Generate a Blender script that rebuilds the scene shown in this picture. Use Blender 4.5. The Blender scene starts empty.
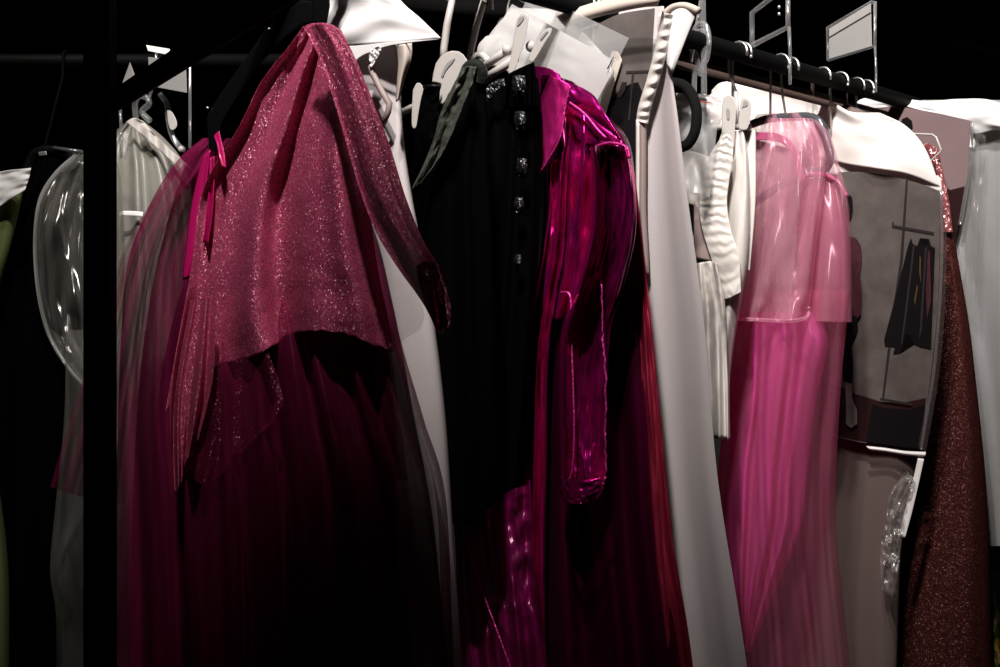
import bpy, bmesh, math, random
from mathutils import Vector, noise
random.seed(7)
scn = bpy.context.scene
COL = scn.collection
F = 1200.0            # focal length in pixels of the 1000 x 667 frame
CZ = 1.20             # camera height
RZ = CZ + 0.55        # height of the clothes rails
R0 = 1.885            # the main rail runs along X = d - R0

# ------------------------------------------------------------------ helpers
def at(x, y, d):
    return Vector(((x - 500) / F * d, d, CZ - (y - 333.5) / F * d))

def rail_d(px):
    return R0 / (1 - (px - 500) / F)

class Pl:
    """vertical plane a garment hangs in; a point is given by the sight line it lies on and its offset from the plane"""
    def __init__(s, px, d=None, ang=43):
        s.d = rail_d(px) if d is None else d
        s.X = (px - 500) / F * s.d
        a = math.radians(ang); s.c, s.s = math.cos(a), math.sin(a)
    def pt(s, x, y, off=0.0):
        u = (x - 500) / F
        X, d = s.X - off * s.s, s.d - off * s.c
        k = (u * d - X) / (s.c + u * s.s)
        dd = d - k * s.s
        return Vector((u * dd, dd, CZ - (y - 333.5) / F * dd))

def cr(p0, p1, p2, p3, t):
    return tuple(0.5 * (2 * b + (c - a) * t + (2 * a - 5 * b + 4 * c - e) * t * t + (3 * b - a - 3 * c + e) * t ** 3) for a, b, c, e in zip(p0, p1, p2, p3))

def resample(pts, n):
    m = len(pts) - 1
    out = []
    for i in range(n):
        f = i / (n - 1) * m
        k = min(int(f), m - 1)
        g = lambda j: pts[max(0, min(m, j))]
        p0 = g(k - 1) if k > 0 else tuple(2 * a - b for a, b in zip(pts[0], pts[1]))
        p3 = g(k + 2) if k + 2 <= m else tuple(2 * a - b for a, b in zip(pts[m], pts[m - 1]))
        out.append(cr(p0, g(k), g(k + 1), p3, f - k))
    return out

def tag(o, label=None, cat=None, group=None, kind=None):
    if label: o['label'] = label
    if cat: o['category'] = cat
    if group: o['group'] = group
    if kind: o['kind'] = kind
    return o

def thing(name, label, cat, loc, group=None):
    o = bpy.data.objects.new(name, None); COL.objects.link(o)
    o.location = loc; o.empty_display_size = 0.05
    return tag(o, label, cat, group)

def obj(name, verts, faces, mats, parent=None, smooth=True, origin=None, fmat=None):
    base = Vector((0, 0, 0))
    p = parent
    while p is not None:
        base = base + p.location; p = p.parent
    loc = Vector((0, 0, 0))
    if parent is None:
        if origin is None:
            lo = [min(v[i] for v in verts) for i in range(3)]; hi = [max(v[i] for v in verts) for i in range(3)]
            origin = Vector(((lo[0] + hi[0]) / 2, (lo[1] + hi[1]) / 2, lo[2]))
        loc = Vector(origin); base = loc
    me = bpy.data.meshes.new(name)
    me.from_pydata([tuple(Vector(v) - base) for v in verts], [], faces)
    if not isinstance(mats, (list, tuple)): mats = [mats]
    for m in mats: me.materials.append(m)
    if smooth:
        me.polygons.foreach_set('use_smooth', [True] * len(me.polygons))
    if fmat: me.polygons.foreach_set('material_index', fmat)
    me.update()
    o = bpy.data.objects.new(name, me); COL.objects.link(o)
    o.parent = parent; o.location = loc
    return o

def solid(o, th):
    m = o.modifiers.new('thick', 'SOLIDIFY'); m.thickness = th; m.offset = 0
    return o

def fb(x, y, z=0.0):
    return noise.noise(Vector((x, y, z)))

def folds(n, amp, seed=0, a0=0.25, drift=0.0, sharp=1.0, wr=0.0, wrs=9.0):
    """vertical folds that deepen downwards, plus wrinkles"""
    def f(u, v):
        w = u + 0.05 * fb(u * 4 + seed, v * 2.2, seed)
        s = math.sin(2 * math.pi * (n * w + drift * v) + seed) + 0.5 * math.sin(2 * math.pi * (n * 1.73 * w - drift * v) + seed * 2.3) 
        s += 0.8 * fb(u * n * 1.4, v * 1.6, seed + 3.7)
        if sharp != 1.0: s = math.copysign(abs(s) ** sharp, s)
        r = amp * (a0 + (1 - a0) * v) * s * 0.5
        if wr: r += wr * (fb(u * wrs, v * wrs * 1.7, seed + 9) + 0.6 * fb(u * wrs * 2.3, v * wrs * 2.9, seed + 5))
        return r
    return f

def patch(name, rows, pl, mat, parent=None, nu=40, nv=40, disp=None, off=0.0, th=0.0, jag=None):
    """a sheet of cloth or plastic through rows of (x, y[, offset]) points"""
    R = [resample([(p[0], p[1], p[2] if len(p) > 2 else 0.0) for p in r], nu) for r in rows]
    cols = [resample([R[j][i] for j in range(len(R))], nv) for i in range(nu)]
    vs, fs = [], []
    for j in range(nv):
        for i in range(nu):
            x, y, o = cols[i][j]
            u, v = i / (nu - 1), j / (nv - 1)
            if jag: y += jag(u, v)
            vs.append(pl.pt(x, y, off + o + (disp(u, v) if disp else 0.0)))
    for j in range(nv - 1):
        for i in range(nu - 1):
            a = j * nu + i
            fs.append((a, a + nu, a + nu + 1, a + 1))
    ob = obj(name, vs, fs, mat, parent)
    if th: solid(ob, th)
    return ob

def tube(name, rows, pl, mat, parent=None, na=96, nv=60, disp=None, off=0.0, flat=0.75, captop=False, th=0.0):
    """a hanging garment, front and back: rows of (left x, left y, right x, right y, half depth[, offset])"""
    C = resample([tuple(r) + ((0.0,) if len(r) == 5 else ()) for r in rows], nv)
    vs, fs = [], []
    for j, (xl, yl, xr, yr, t, o) in enumerate(C):
        v = j / (nv - 1)
        for i in range(na):
            a = 2 * math.pi * i / na
            s = (1 - math.cos(a)) / 2
            sn = math.sin(a)
            k = math.copysign(abs(sn) ** flat, sn) * max(t, 0.002)
            if disp:
                k += (disp(s, v) if sn >= 0 else -disp(1.37 - s, v)) * min(1, abs(sn) * 1.6)
            vs.append(pl.pt(xl + (xr - xl) * s, yl + (yr - yl) * s, off + o + k))
    for j in range(nv - 1):
        for i in range(na):
            a, b = j * na + i, j * na + (i + 1) % na
            fs.append((a, a + na, b + na, b))
    if captop:
        fs.append(tuple(range(na)))
    ob = obj(name, vs, fs, mat, parent)
    if th: solid(ob, th)
    return ob

def sweep_geo(pts, r, n=10, smooth=0):
    pts = [Vector(p) for p in pts]
    if smooth:
        pts = [Vector(p) for p in resample([tuple(p) for p in pts], smooth)]
    vs, fs = [], []
    T = []
    for i in range(len(pts)):
        t = (pts[min(i + 1, len(pts) - 1)] - pts[max(i - 1, 0)]).normalized(); T.append(t)
    ref = Vector((0, 0, 1)) if abs(T[0].z) < 0.9 else Vector((1, 0, 0))
    nrm = (ref - T[0] * ref.dot(T[0])).normalized()
    for i, p in enumerate(pts):
        nrm = (nrm - T[i] * nrm.dot(T[i])).normalized()
        bi = T[i].cross(nrm)
        rr = r(i / (len(pts) - 1)) if callable(r) else r
        ra, rb = rr if isinstance(rr, tuple) else (rr, rr)
        for k in range(n):
            a = 2 * math.pi * k / n
            vs.append(p + nrm * math.cos(a) * ra + bi * math.sin(a) * rb)
    for i in range(len(pts) - 1):
        for k in range(n):
            a, b = i * n + k, i * n + (k + 1) % n
            fs.append((a, b, b + n, a + n))
    fs.append(tuple(reversed(range(n)))); m = (len(pts) - 1) * n
    fs.append(tuple(range(m, m + n)))
    return vs, fs

def sweep(name, pts, r, mat, parent=None, n=10, smooth=0):
    vs, fs = sweep_geo(pts, r, n, smooth)
    return obj(name, vs, fs, mat, parent)

def slab(name, outline, pl, off, th, mat, parent=None, bevel=0.0015, smooth=0):
    """a plate with the given outline, th thick"""
    if smooth:
        outline = resample([tuple(p) for p in outline] + [tuple(outline[0])], smooth)[:-1]
    n = len(outline)
    vs = [pl.pt(p[0], p[1], off + th / 2) for p in outline] + [pl.pt(p[0], p[1], off - th / 2) for p in outline]
    fs = [tuple(range(n)), tuple(reversed(range(n, 2 * n)))]
    fs += [(i, i + n, (i + 1) % n + n, (i + 1) % n) for i in range(n)]
    o = obj(name, vs, fs, mat, parent, smooth=False)
    bm = bmesh.new(); bm.from_mesh(o.data); bmesh.ops.recalc_face_normals(bm, faces=bm.faces); bm.to_mesh(o.data); bm.free()
    if bevel:
        m = o.modifiers.new('bev', 'BEVEL'); m.width = bevel; m.segments = 2; m.limit_method = 'ANGLE'
    return o

def box_geo(lo, hi):
    x0, y0, z0 = lo; x1, y1, z1 = hi
    v = [(x0, y0, z0), (x1, y0, z0), (x1, y1, z0), (x0, y1, z0), (x0, y0, z1), (x1, y0, z1), (x1, y1, z1), (x0, y1, z1)]
    return v, [(0, 3, 2, 1), (4, 5, 6, 7), (0, 1, 5, 4), (1, 2, 6, 5), (2, 3, 7, 6), (3, 0, 4, 7)]

def box(name, lo, hi, mat, parent=None, bevel=0.0):
    v, f = box_geo(lo, hi)
    o = obj(name, v, f, mat, parent, smooth=False)
    if bevel:
        m = o.modifiers.new('bev', 'BEVEL'); m.width = bevel; m.segments = 3
    return o

def ball(name, c, r, mat, parent, sq=(1, 1, 1)):
    bm = bmesh.new(); bmesh.ops.create_uvsphere(bm, u_segments=16, v_segments=10, radius=1)
    vs = [Vector(c) + Vector((v.co.x * r * sq[0], v.co.y * r * sq[1], v.co.z * r * sq[2])) for v in bm.verts]
    bm.verts.index_update()
    fs = [tuple(v.index for v in f.verts) for f in bm.faces]; bm.free()
    return obj(name, vs, fs, mat, parent)

def railpt(d, dz=0.0):
    return Vector((d - R0, d, RZ + dz))

TD = Vector((0.7071, -0.7071, 0))
def hook_pts(base, d, rr=0.021, side=1, top=None):
    """from the hanger's neck up and over the main rail at depth d"""
    c = railpt(d) if top is None else top[0]
    t = TD * side if top is None else top[1] * side
    pts = [Vector(base), c - t * rr + Vector((0, 0, -0.035)), c - t * rr]
    for k in range(1, 9):
        a = math.pi - k * math.pi / 8 * 1.12
        pts.append(c + t * math.cos(a) * rr + Vector((0, 0, math.sin(a) * rr)))
    return pts

# ------------------------------------------------------------------ materials
def mat(name):
    m = bpy.data.materials.new(name); m.use_nodes = True
    nt = m.node_tree; nt.nodes.clear()
    out = nt.nodes.new('ShaderNodeOutputMaterial')
    def N(t, **k):
        n = nt.nodes.new(t)
        for a, b in k.items(): setattr(n, a, b)
        return n
    L = nt.links.new
    return m, nt, out, N, L

def col(c): return (c[0], c[1], c[2], 1)

def principled(name, c, rough=0.6, metal=0.0, bump=0.0, bscale=200.0, var=0.0, vscale=8.0, sheen=0.0, spec=0.5, stretch=(1, 1, 1), trans=0.0, coat=0.0):
    m, nt, out, N, L = mat(name)
    p = N('ShaderNodeBsdfPrincipled')
    p.inputs['Base Color'].default_value = col(c); p.inputs['Roughness'].default_value = rough
    p.inputs['Metallic'].default_value = metal; p.inputs['Sheen Weight'].default_value = sheen
    p.inputs['Specular IOR Level'].default_value = spec; p.inputs['Coat Weight'].default_value = coat
    tc = N('ShaderNodeTexCoord'); mp = N('ShaderNodeMapping'); mp.inputs['Scale'].default_value = stretch
    L(tc.outputs['Object'], mp.inputs['Vector'])
    if var:
        n = N('ShaderNodeTexNoise'); n.inputs['Scale'].default_value = vscale; n.inputs['Detail'].default_value = 5
        L(mp.outputs[0], n.inputs['Vector'])
        mx = N('ShaderNodeMix', data_type='RGBA')
        mx.inputs['A'].default_value = col([max(0, x * (1 - var)) for x in c]); mx.inputs['B'].default_value = col([min(1, x * (1 + var)) for x in c])
        L(n.outputs['Fac'], mx.inputs['Factor']); L(mx.outputs['Result'], p.inputs['Base Color'])
    if bump:
        n = N('ShaderNodeTexNoise'); n.inputs['Scale'].default_value = bscale; n.inputs['Detail'].default_value = 4
        L(mp.outputs[0], n.inputs['Vector'])
        b = N('ShaderNodeBump'); b.inputs['Strength'].default_value = bump; b.inputs['Distance'].default_value = 0.004
        L(n.outputs['Fac'], b.inputs['Height']); L(b.outputs[0], p.inputs['Normal'])
    sh = p.outputs[0]
    if trans:
        t = N('ShaderNodeBsdfTranslucent'); t.inputs['Color'].default_value = col(c)
        a = N('ShaderNodeMixShader'); a.inputs[0].default_value = trans
        L(sh, a.inputs[1]); L(t.outputs[0], a.inputs[2]); sh = a.outputs[0]
    L(sh, out.inputs['Surface'])
    return m

def sheer(name, c, dens=0.5, vary=0.25, gloss=0.12, grough=0.35, transl=0.45, stripe=90.0, edge=0.35, glc=None):
    """thin see-through cloth or film: denser where seen edge-on, streaked along its threads"""
    m, nt, out, N, L = mat(name)
    tc = N('ShaderNodeTexCoord'); mp = N('ShaderNodeMapping'); mp.inputs['Scale'].default_value = (1, 1, 0.06)
    L(tc.outputs['Object'], mp.inputs['Vector'])
    n = N('ShaderNodeTexNoise'); n.inputs['Scale'].default_value = stripe; n.inputs['Detail'].default_value = 4
    L(mp.outputs[0], n.inputs['Vector'])
    lw = N('ShaderNodeLayerWeight'); lw.inputs['Blend'].default_value = 0.35
    a1 = N('ShaderNodeMath', operation='MULTIPLY_ADD'); a1.inputs[1].default_value = vary * 2; a1.inputs[2].default_value = dens - vary
    L(n.outputs['Fac'], a1.inputs[0])
    a2 = N('ShaderNodeMath', operation='MULTIPLY_ADD'); a2.inputs[1].default_value = edge; a2.use_clamp = True
    L(lw.outputs['Facing'], a2.inputs[0]); L(a1.outputs[0], a2.inputs[2])
    d = N('ShaderNodeBsdfDiffuse'); d.inputs['Color'].default_value = col(c)
    t = N('ShaderNodeBsdfTranslucent'); t.inputs['Color'].default_value = col(c)
    g = N('ShaderNodeBsdfGlossy'); g.inputs['Color'].default_value = col(glc or [min(1, x * 0.7 + 0.3) for x in c]); g.inputs['Roughness'].default_value = grough
    m1 = N('ShaderNodeMixShader'); m1.inputs[0].default_value = transl; L(d.outputs[0], m1.inputs[1]); L(t.outputs[0], m1.inputs[2])
    m2 = N('ShaderNodeMixShader'); m2.inputs[0].default_value = gloss; L(m1.outputs[0], m2.inputs[1]); L(g.outputs[0], m2.inputs[2])
    tr = N('ShaderNodeBsdfTransparent')
    m3 = N('ShaderNodeMixShader'); L(a2.outputs[0], m3.inputs[0]); L(tr.outputs[0], m3.inputs[1]); L(m2.outputs[0], m3.inputs[2])
    L(m3.outputs[0], out.inputs['Surface'])
    return m

def glitter(name, c, fleck, scale=500.0, dens=0.9, vary=0.15, spread=1.1, gl=0.4, rough=0.3, transl=0.2, dark=0.55):
    """cloth strewn with tiny metallic flecks, each turned its own way"""
    m, nt, out, N, L = mat(name)
    tc = N('ShaderNodeTexCoord')
    v = N('ShaderNodeTexVoronoi'); v.inputs['Scale'].default_value = scale
    L(tc.outputs['Object'], v.inputs['Vector'])
    geo = N('ShaderNodeNewGeometry')
    s = N('ShaderNodeVectorMath', operation='SUBTRACT'); s.inputs[1].default_value = (0.5, 0.5, 0.5); L(v.outputs['Color'], s.inputs[0])
    k = N('ShaderNodeVectorMath', operation='SCALE'); k.inputs['Scale'].default_value = spread; L(s.outputs[0], k.inputs[0])
    ad = N('ShaderNodeVectorMath', operation='ADD'); L(k.outputs[0], ad.inputs[0]); L(geo.outputs['Normal'], ad.inputs[1])
    nm = N('ShaderNodeVectorMath', operation='NORMALIZE'); L(ad.outputs[0], nm.inputs[0])
    sep = N('ShaderNodeSeparateColor'); L(v.outputs['Color'], sep.inputs[0])
    mx = N('ShaderNodeMix', data_type='RGBA'); mx.inputs['A'].default_value = col([x * dark for x in c]); mx.inputs['B'].default_value = col([min(1, x * 1.35) for x in c])
    L(sep.outputs[1], mx.inputs['Factor'])
    d = N('ShaderNodeBsdfDiffuse'); L(mx.outputs['Result'], d.inputs['Color'])
    t = N('ShaderNodeBsdfTranslucent'); L(mx.outputs['Result'], t.inputs['Color'])
    g = N('ShaderNodeBsdfGlossy'); g.inputs['Color'].default_value = col(fleck); g.inputs['Roughness'].default_value = rough; L(nm.outputs[0], g.inputs['Normal'])
    m1 = N('ShaderNodeMixShader'); m1.inputs[0].default_value = transl; L(d.outputs[0], m1.inputs[1]); L(t.outputs[0], m1.inputs[2])
    gf = N('ShaderNodeMath', operation='MULTIPLY'); gf.inputs[1].default_value = gl * 2; L(sep.outputs[0], gf.inputs[0])
    m2 = N('ShaderNodeMixShader'); L(gf.outputs[0], m2.inputs[0]); L(m1.outputs[0], m2.inputs[1]); L(g.outputs[0], m2.inputs[2])
    sh = m2.outputs[0]
    if dens < 1:
        n = N('ShaderNodeTexNoise'); n.inputs['Scale'].default_value = 14; n.inputs['Detail'].default_value = 3; L(tc.outputs['Object'], n.inputs['Vector'])
        a1 = N('ShaderNodeMath', operation='MULTIPLY_ADD'); a1.use_clamp = True; a1.inputs[1].default_value = vary * 2; a1.inputs[2].default_value = dens - vary
        L(n.outputs['Fac'], a1.inputs[0])
        tr = N('ShaderNodeBsdfTransparent'); m3 = N('ShaderNodeMixShader')
        L(a1.outputs[0], m3.inputs[0]); L(tr.outputs[0], m3.inputs[1]); L(sh, m3.inputs[2]); sh = m3.outputs[0]
    L(sh, out.inputs['Surface'])
    return m

def floral(name):
    m, nt, out, N, L = mat(name)
    tc = N('ShaderNodeTexCoord'); v = N('ShaderNodeTexVoronoi'); v.inputs['Scale'].default_value = 32
    L(tc.outputs['Object'], v.inputs['Vector'])
    r = N('ShaderNodeValToRGB'); e = r.color_ramp.elements
    e[0].position = 0; e[0].color = (0.85, 0.8, 0.75, 1); e[1].position = 1; e[1].color = (0.02, 0.02, 0.02, 1)
    for p, c in ((0.25, (0.75, 0.6, 0.12, 1)), (0.4, (0.8, 0.7, 0.72, 1)), (0.55, (0.75, 0.3, 0.5, 1)), (0.72, (0.2, 0.35, 0.06, 1))):
        q = e.new(p); q.color = c
    sep = N('ShaderNodeSeparateColor'); L(v.outputs['Color'], sep.inputs[0]); L(sep.outputs[0], r.inputs[0])
    p = N('ShaderNodeBsdfPrincipled'); p.inputs['Roughness'].default_value = 0.6; L(r.outputs[0], p.inputs['Base Color'])
    L(p.outputs[0], out.inputs['Surface'])
    return m

M = {}
M['room'] = principled('black_paint', (0.012, 0.012, 0.012), 0.9, var=0.4, vscale=3, spec=0.1)
M['floor'] = principled('stage_floor', (0.015, 0.014, 0.013), 0.7, var=0.5, vscale=5, spec=0.2)
M['rackblack'] = principled('black_powder_coat', (0.002, 0.002, 0.002), 0.8, bump=0.1, bscale=500, spec=0.04)
M['blackrail'] = principled('black_pipe', (0.0025, 0.0025, 0.0025), 0.6, spec=0.06)
M['brownrail'] = principled('brown_pipe', (0.09, 0.06, 0.05), 0.5, var=0.3, vscale=10, spec=0.4)
M['greypipe'] = principled('grey_pipe', (0.2, 0.2, 0.2), 0.6, var=0.3)
M['blackplastic'] = principled('black_plastic', (0.003, 0.003, 0.0035), 0.4, spec=0.12, bump=0.05, bscale=300)
M['blackflock'] = principled('black_flock', (0.003, 0.003, 0.003), 0.85, bump=0.5, bscale=900, spec=0.1)
M['irid'] = principled('dark_shiny_plastic', (0.05, 0.055, 0.06), 0.18, spec=0.8)
M['whiteplastic'] = principled('ivory_plastic', (0.42, 0.39, 0.36), 0.38, spec=0.5, trans=0.1)
M['greyplastic'] = principled('grey_pad_plastic', (0.22, 0.21, 0.2), 0.5)
M['steel'] = principled('steel_wire', (0.75, 0.73, 0.7), 0.4, metal=1.0)
M['whitebag'] = principled('white_bag_film', (0.48, 0.432, 0.425), 0.45, var=0.08, vscale=9, bump=0.06, bscale=60, trans=0.25, spec=0.35)
M['whiteflap'] = principled('white_paper_film', (0.78, 0.755, 0.74), 0.5, var=0.06, vscale=14, bump=0.12, bscale=40, trans=0.2)
M['taupebag'] = principled('taupe_bag_cloth', (0.15, 0.11, 0.098), 0.6, spec=0.2, var=0.1, vscale=9, bump=0.06, bscale=60, trans=0.2)
M['cream'] = principled('cream_cotton', (0.76, 0.70, 0.66), 0.75, var=0.06, bump=0.15, bscale=30, trans=0.15)
M['beige'] = principled('beige_edge_tape', (0.5, 0.43, 0.37), 0.55, trans=0.2)
M['brownpipe'] = principled('brown_piping', (0.22, 0.16, 0.15), 0.6)
M['satinwhite'] = principled('ivory_satin', (0.5, 0.46, 0.42), 0.38, var=0.06, bump=0.1, bscale=50, sheen=0.1)
M['greybag'] = principled('grey_bag_cloth', (0.26, 0.255, 0.25), 0.5, var=0.12, vscale=12, bump=0.15, bscale=35, trans=0.1)
M['blackcloth'] = principled('black_cloth', (0.0008, 0.0008, 0.001), 0.9, spec=0.01)
M['blackvelvet'] = principled('black_velvet', (0.007, 0.008, 0.006), 0.7, sheen=0.05, bump=0.5, bscale=120, spec=0.12)
M['blacktrim'] = principled('charcoal_satin_trim', (0.045, 0.047, 0.038), 0.5, bump=0.5, bscale=140, spec=0.35)
M['blacksequin'] = glitter('black_sequins', (0.004, 0.004, 0.006), (0.42, 0.44, 0.44), scale=520, dens=1, gl=0.12, rough=0.4, spread=0.9)
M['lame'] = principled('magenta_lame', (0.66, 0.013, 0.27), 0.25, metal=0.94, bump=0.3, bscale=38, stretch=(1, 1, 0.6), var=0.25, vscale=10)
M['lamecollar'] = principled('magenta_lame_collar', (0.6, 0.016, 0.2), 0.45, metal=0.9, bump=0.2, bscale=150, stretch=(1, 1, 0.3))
M['lameshade'] = principled('shaded_magenta_lame', (0.13, 0.004, 0.045), 0.26, metal=0.85, bump=0.3, bscale=40, stretch=(1, 1, 0.5))  # darker copy of the shirt lame; its shade is put into the colour
M['lamelitrim'] = principled('lit_rim_lame', (0.34, 0.02, 0.055), 0.5, metal=0.7, bump=0.4, bscale=60, stretch=(1, 1, 0.3))  # lit right edge of the shirt, put into the colour
M['lameedge'] = principled('magenta_seam', (0.66, 0.04, 0.28), 0.42, metal=0.7, bump=0.6, bscale=220)
M['lining'] = principled('wine_lining', (0.06, 0.004, 0.018), 0.5)
M['ribbon'] = principled('hot_pink_satin', (0.55, 0.008, 0.13), 0.35, spec=0.5, trans=0.15)
M['pinkglitter'] = glitter('rose_glitter_organza', (0.56, 0.075, 0.175), (1.0, 0.5, 0.6), scale=680, dens=0.9, vary=0.08, gl=0.12, rough=0.5, spread=1.5, dark=0.45)
M['pinkglittersheer'] = glitter('sheer_rose_glitter_organza', (0.36, 0.025, 0.10), (1.0, 0.5, 0.6), scale=600, dens=0.24, vary=0.18, gl=0.12, rough=0.4)
M['beads'] = glitter('beaded_rose_tulle', (0.2, 0.015, 0.06), (1.0, 0.6, 0.65), scale=330, dens=0.9, vary=0.05, gl=0.4, rough=0.25, spread=1.3, dark=0.1)
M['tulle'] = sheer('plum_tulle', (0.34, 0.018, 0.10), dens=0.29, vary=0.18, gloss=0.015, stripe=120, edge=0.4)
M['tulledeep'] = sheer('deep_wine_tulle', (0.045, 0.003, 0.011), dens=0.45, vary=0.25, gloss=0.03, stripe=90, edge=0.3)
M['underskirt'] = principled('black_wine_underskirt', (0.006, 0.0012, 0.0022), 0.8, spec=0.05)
M['magentaorganza'] = sheer('magenta_organza', (0.34, 0.006, 0.13), dens=0.72, vary=0.2, gloss=0.18, grough=0.3, stripe=60)
M['candy'] = sheer('candy_pink_organza', (0.97, 0.47, 0.60), dens=0.17, vary=0.13, gloss=0.16, grough=0.3, transl=0.4, stripe=46, edge=0.4)
M['candyskirt'] = sheer('bright_pink_chiffon', (0.82, 0.10, 0.40), dens=0.55, vary=0.25, gloss=0.08, grough=0.4, transl=0.4, stripe=30, edge=0.25)
M['candyveil'] = sheer('faint_pink_veil', (0.75, 0.2, 0.33), dens=0.16, vary=0.12, gloss=0.1, stripe=40, edge=0.3)
M['corset'] = sheer('rose_corset_mesh', (0.5, 0.10, 0.2), dens=0.62, vary=0.12, gloss=0.15, stripe=40, edge=0.3)
M['corsetedge'] = principled('rose_binding', (0.32, 0.055, 0.13), 0.35, sheen=0.2)
M['clear'] = sheer('clear_plastic_film', (0.55, 0.53, 0.48), dens=0.10, vary=0.09, gloss=0.5, grough=0.2, transl=0.5, stripe=18, edge=0.5, glc=(0.95, 0.93, 0.9))
M['frost'] = sheer('frosted_plastic_film', (0.72, 0.70, 0.68), dens=0.72, vary=0.1, gloss=0.2, grough=0.3, transl=0.35, stripe=14, edge=0.25)
M['frostlight'] = sheer('thin_frosted_film', (0.66, 0.65, 0.64), dens=0.4, vary=0.1, gloss=0.2, grough=0.3, transl=0.35, stripe=14, edge=0.25)
M['acrylic'] = sheer('clear_acrylic', (0.6, 0.6, 0.6), dens=0.22, vary=0.08, gloss=0.5, grough=0.12, stripe=30, edge=0.6, glc=(0.95, 0.95, 0.95))
M['frostpanel'] = principled('frosted_acrylic_panel', (0.2, 0.195, 0.185), 0.4, var=0.1)
M['whitecard'] = principled('white_card', (0.8, 0.78, 0.75), 0.5)
M['crumple'] = sheer('crumpled_clear_film', (0.75, 0.72, 0.68), dens=0.3, vary=0.25, gloss=0.5, grough=0.2, stripe=60, edge=0.6, glc=(1, 1, 1))
M['gown'] = glitter('wine_sequins', (0.055, 0.014, 0.012), (0.95, 0.42, 0.38), scale=560, dens=1, gl=0.035, rough=0.45, spread=1.5, dark=0.3)
M['gowntop'] = glitter('rose_beading', (0.25, 0.06, 0.07), (1.0, 0.65, 0.62), scale=300, dens=1, gl=0.2, rough=0.3, spread=1.3)
M['green'] = principled('olive_cloth', (0.06, 0.075, 0.016), 0.8, var=0.2)
M['palegown'] = principled('pale_grey_satin', (0.2, 0.19, 0.165), 0.42, var=0.15, vscale=16, bump=0.2, bscale=40)
M['floral'] = floral('floral_print')
# inks of the photographic prints
M['ph_wall'] = principled('print_grey_wall', (0.08, 0.068, 0.062), 0.5, spec=0.06, var=0.5, vscale=22)
M['ph_warm'] = principled('print_mauve_wall', (0.16, 0.11, 0.11), 0.5, spec=0.06, var=0.2, vscale=7)
M['ph_floor'] = principled('print_brown_floor', (0.02, 0.008, 0.008), 0.5, spec=0.06, var=0.3, vscale=9)
M['ph_dark'] = principled('print_black', (0.006, 0.005, 0.006), 0.5, spec=0.06)
M['ph_jacket'] = principled('print_maroon_jacket', (0.05, 0.016, 0.022), 0.5, spec=0.06, var=0.5, vscale=60)
M['ph_line'] = principled('print_dark_line', (0.022, 0.018, 0.018), 0.5, spec=0.06)
M['ph_grey'] = principled('print_pale_boots', (0.13, 0.12, 0.115), 0.5, spec=0.06, var=0.3, vscale=40)
M['ph_yellow'] = principled('print_ochre', (0.06, 0.035, 0.012), 0.5, spec=0.06)
M['staple'] = principled('dark_staple', (0.03, 0.03, 0.03), 0.3, metal=0.8)
M['redline'] = principled('red_zip_line', (0.6, 0.06, 0.04), 0.5)

# ------------------------------------------------------------------ the room
def struct(name, lo, hi, m):
    return tag(box(name, lo, hi, m), kind='structure')
tag(struct('floor', (-3.2, -1.6, -0.1), (3.6, 5.0, 0), M['floor']), 'black stage floor under the racks', 'floor')
tag(struct('wall_back', (-3.2, 4.6, 0), (3.6, 4.7, 3.3), M['room']), 'black back wall behind the racks', 'wall')
tag(struct('wall_left', (-3.3, -1.6, 0), (-3.2, 4.7, 3.3), M['room']), 'black side wall beyond the far rack', 'wall')
tag(struct('wall_right', (3.6, -1.6, 0), (3.7, 4.7, 3.3), M['room']), 'black side wall beyond the grey bag', 'wall')
tag(struct('ceiling', (-3.2, -1.6, 3.3), (3.6, 4.7, 3.4), M['room']), 'black ceiling over the racks', 'ceiling')
# pipes on the back wall
p = at(958, 40, 4.45); q = at(1040, 66, 4.45)
t = thing('wall_pipe', 'thin grey pipe on the dark back wall at top right', 'pipe', p)
sweep('pipe_tube', [p, q], 0.018, M['greypipe'], t, 12); ball('pipe_end', p, 0.028, M['greypipe'], t)
a, b = at(395, -1, 3.6), at(585, 15, 3.75)
t = thing('overhead_pipe', 'dark grey pipe high up behind the ivory hanger hooks', 'pipe', a)
sweep('pipe_tube', [a + (a - b) * 0.9, b + (b - a) * 0.2], 0.03, M['greypipe'], t, 14)
for k in (-0.7, 0.1):
    q = a + (b - a) * k + Vector((0, 0, 0.02))
    sweep('ceiling_rod', [q, Vector((q.x, q.y, 3.3))], 0.008, M['rackblack'], t, 8)

# ------------------------------------------------------------------ racks
def beam(name, a, b, r, m, parent, n=14):
    return sweep(name, [a, b], r, m, parent, n)

# main rack: rail running away to the right
A, B = railpt(1.24), railpt(4.4)
rk = thing('garment_rack', 'long black garment rack whose rail runs away to the right', 'rack', (A.x, A.y, 0))
beam('rail', A, B, 0.017, M['blackrail'], rk, 18)
nb = Vector((0.7071, -0.7071, 0)) * -0.035 + Vector((0, 0, -0.035))
beam('lower_rail', railpt(rail_d(655)) + nb, B + nb, 0.013, M['brownrail'], rk)
for P in (A, B):
    beam('upright', Vector((P.x, P.y, 0.03)), P + Vector((0, 0, 0.02)), 0.017, M['blackrail'], rk)
    beam('foot', Vector((P.x, P.y, 0.03)) - TD * 0.3, Vector((P.x, P.y, 0.03)) + TD * 0.3, 0.02, M['blackrail'], rk)

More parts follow.
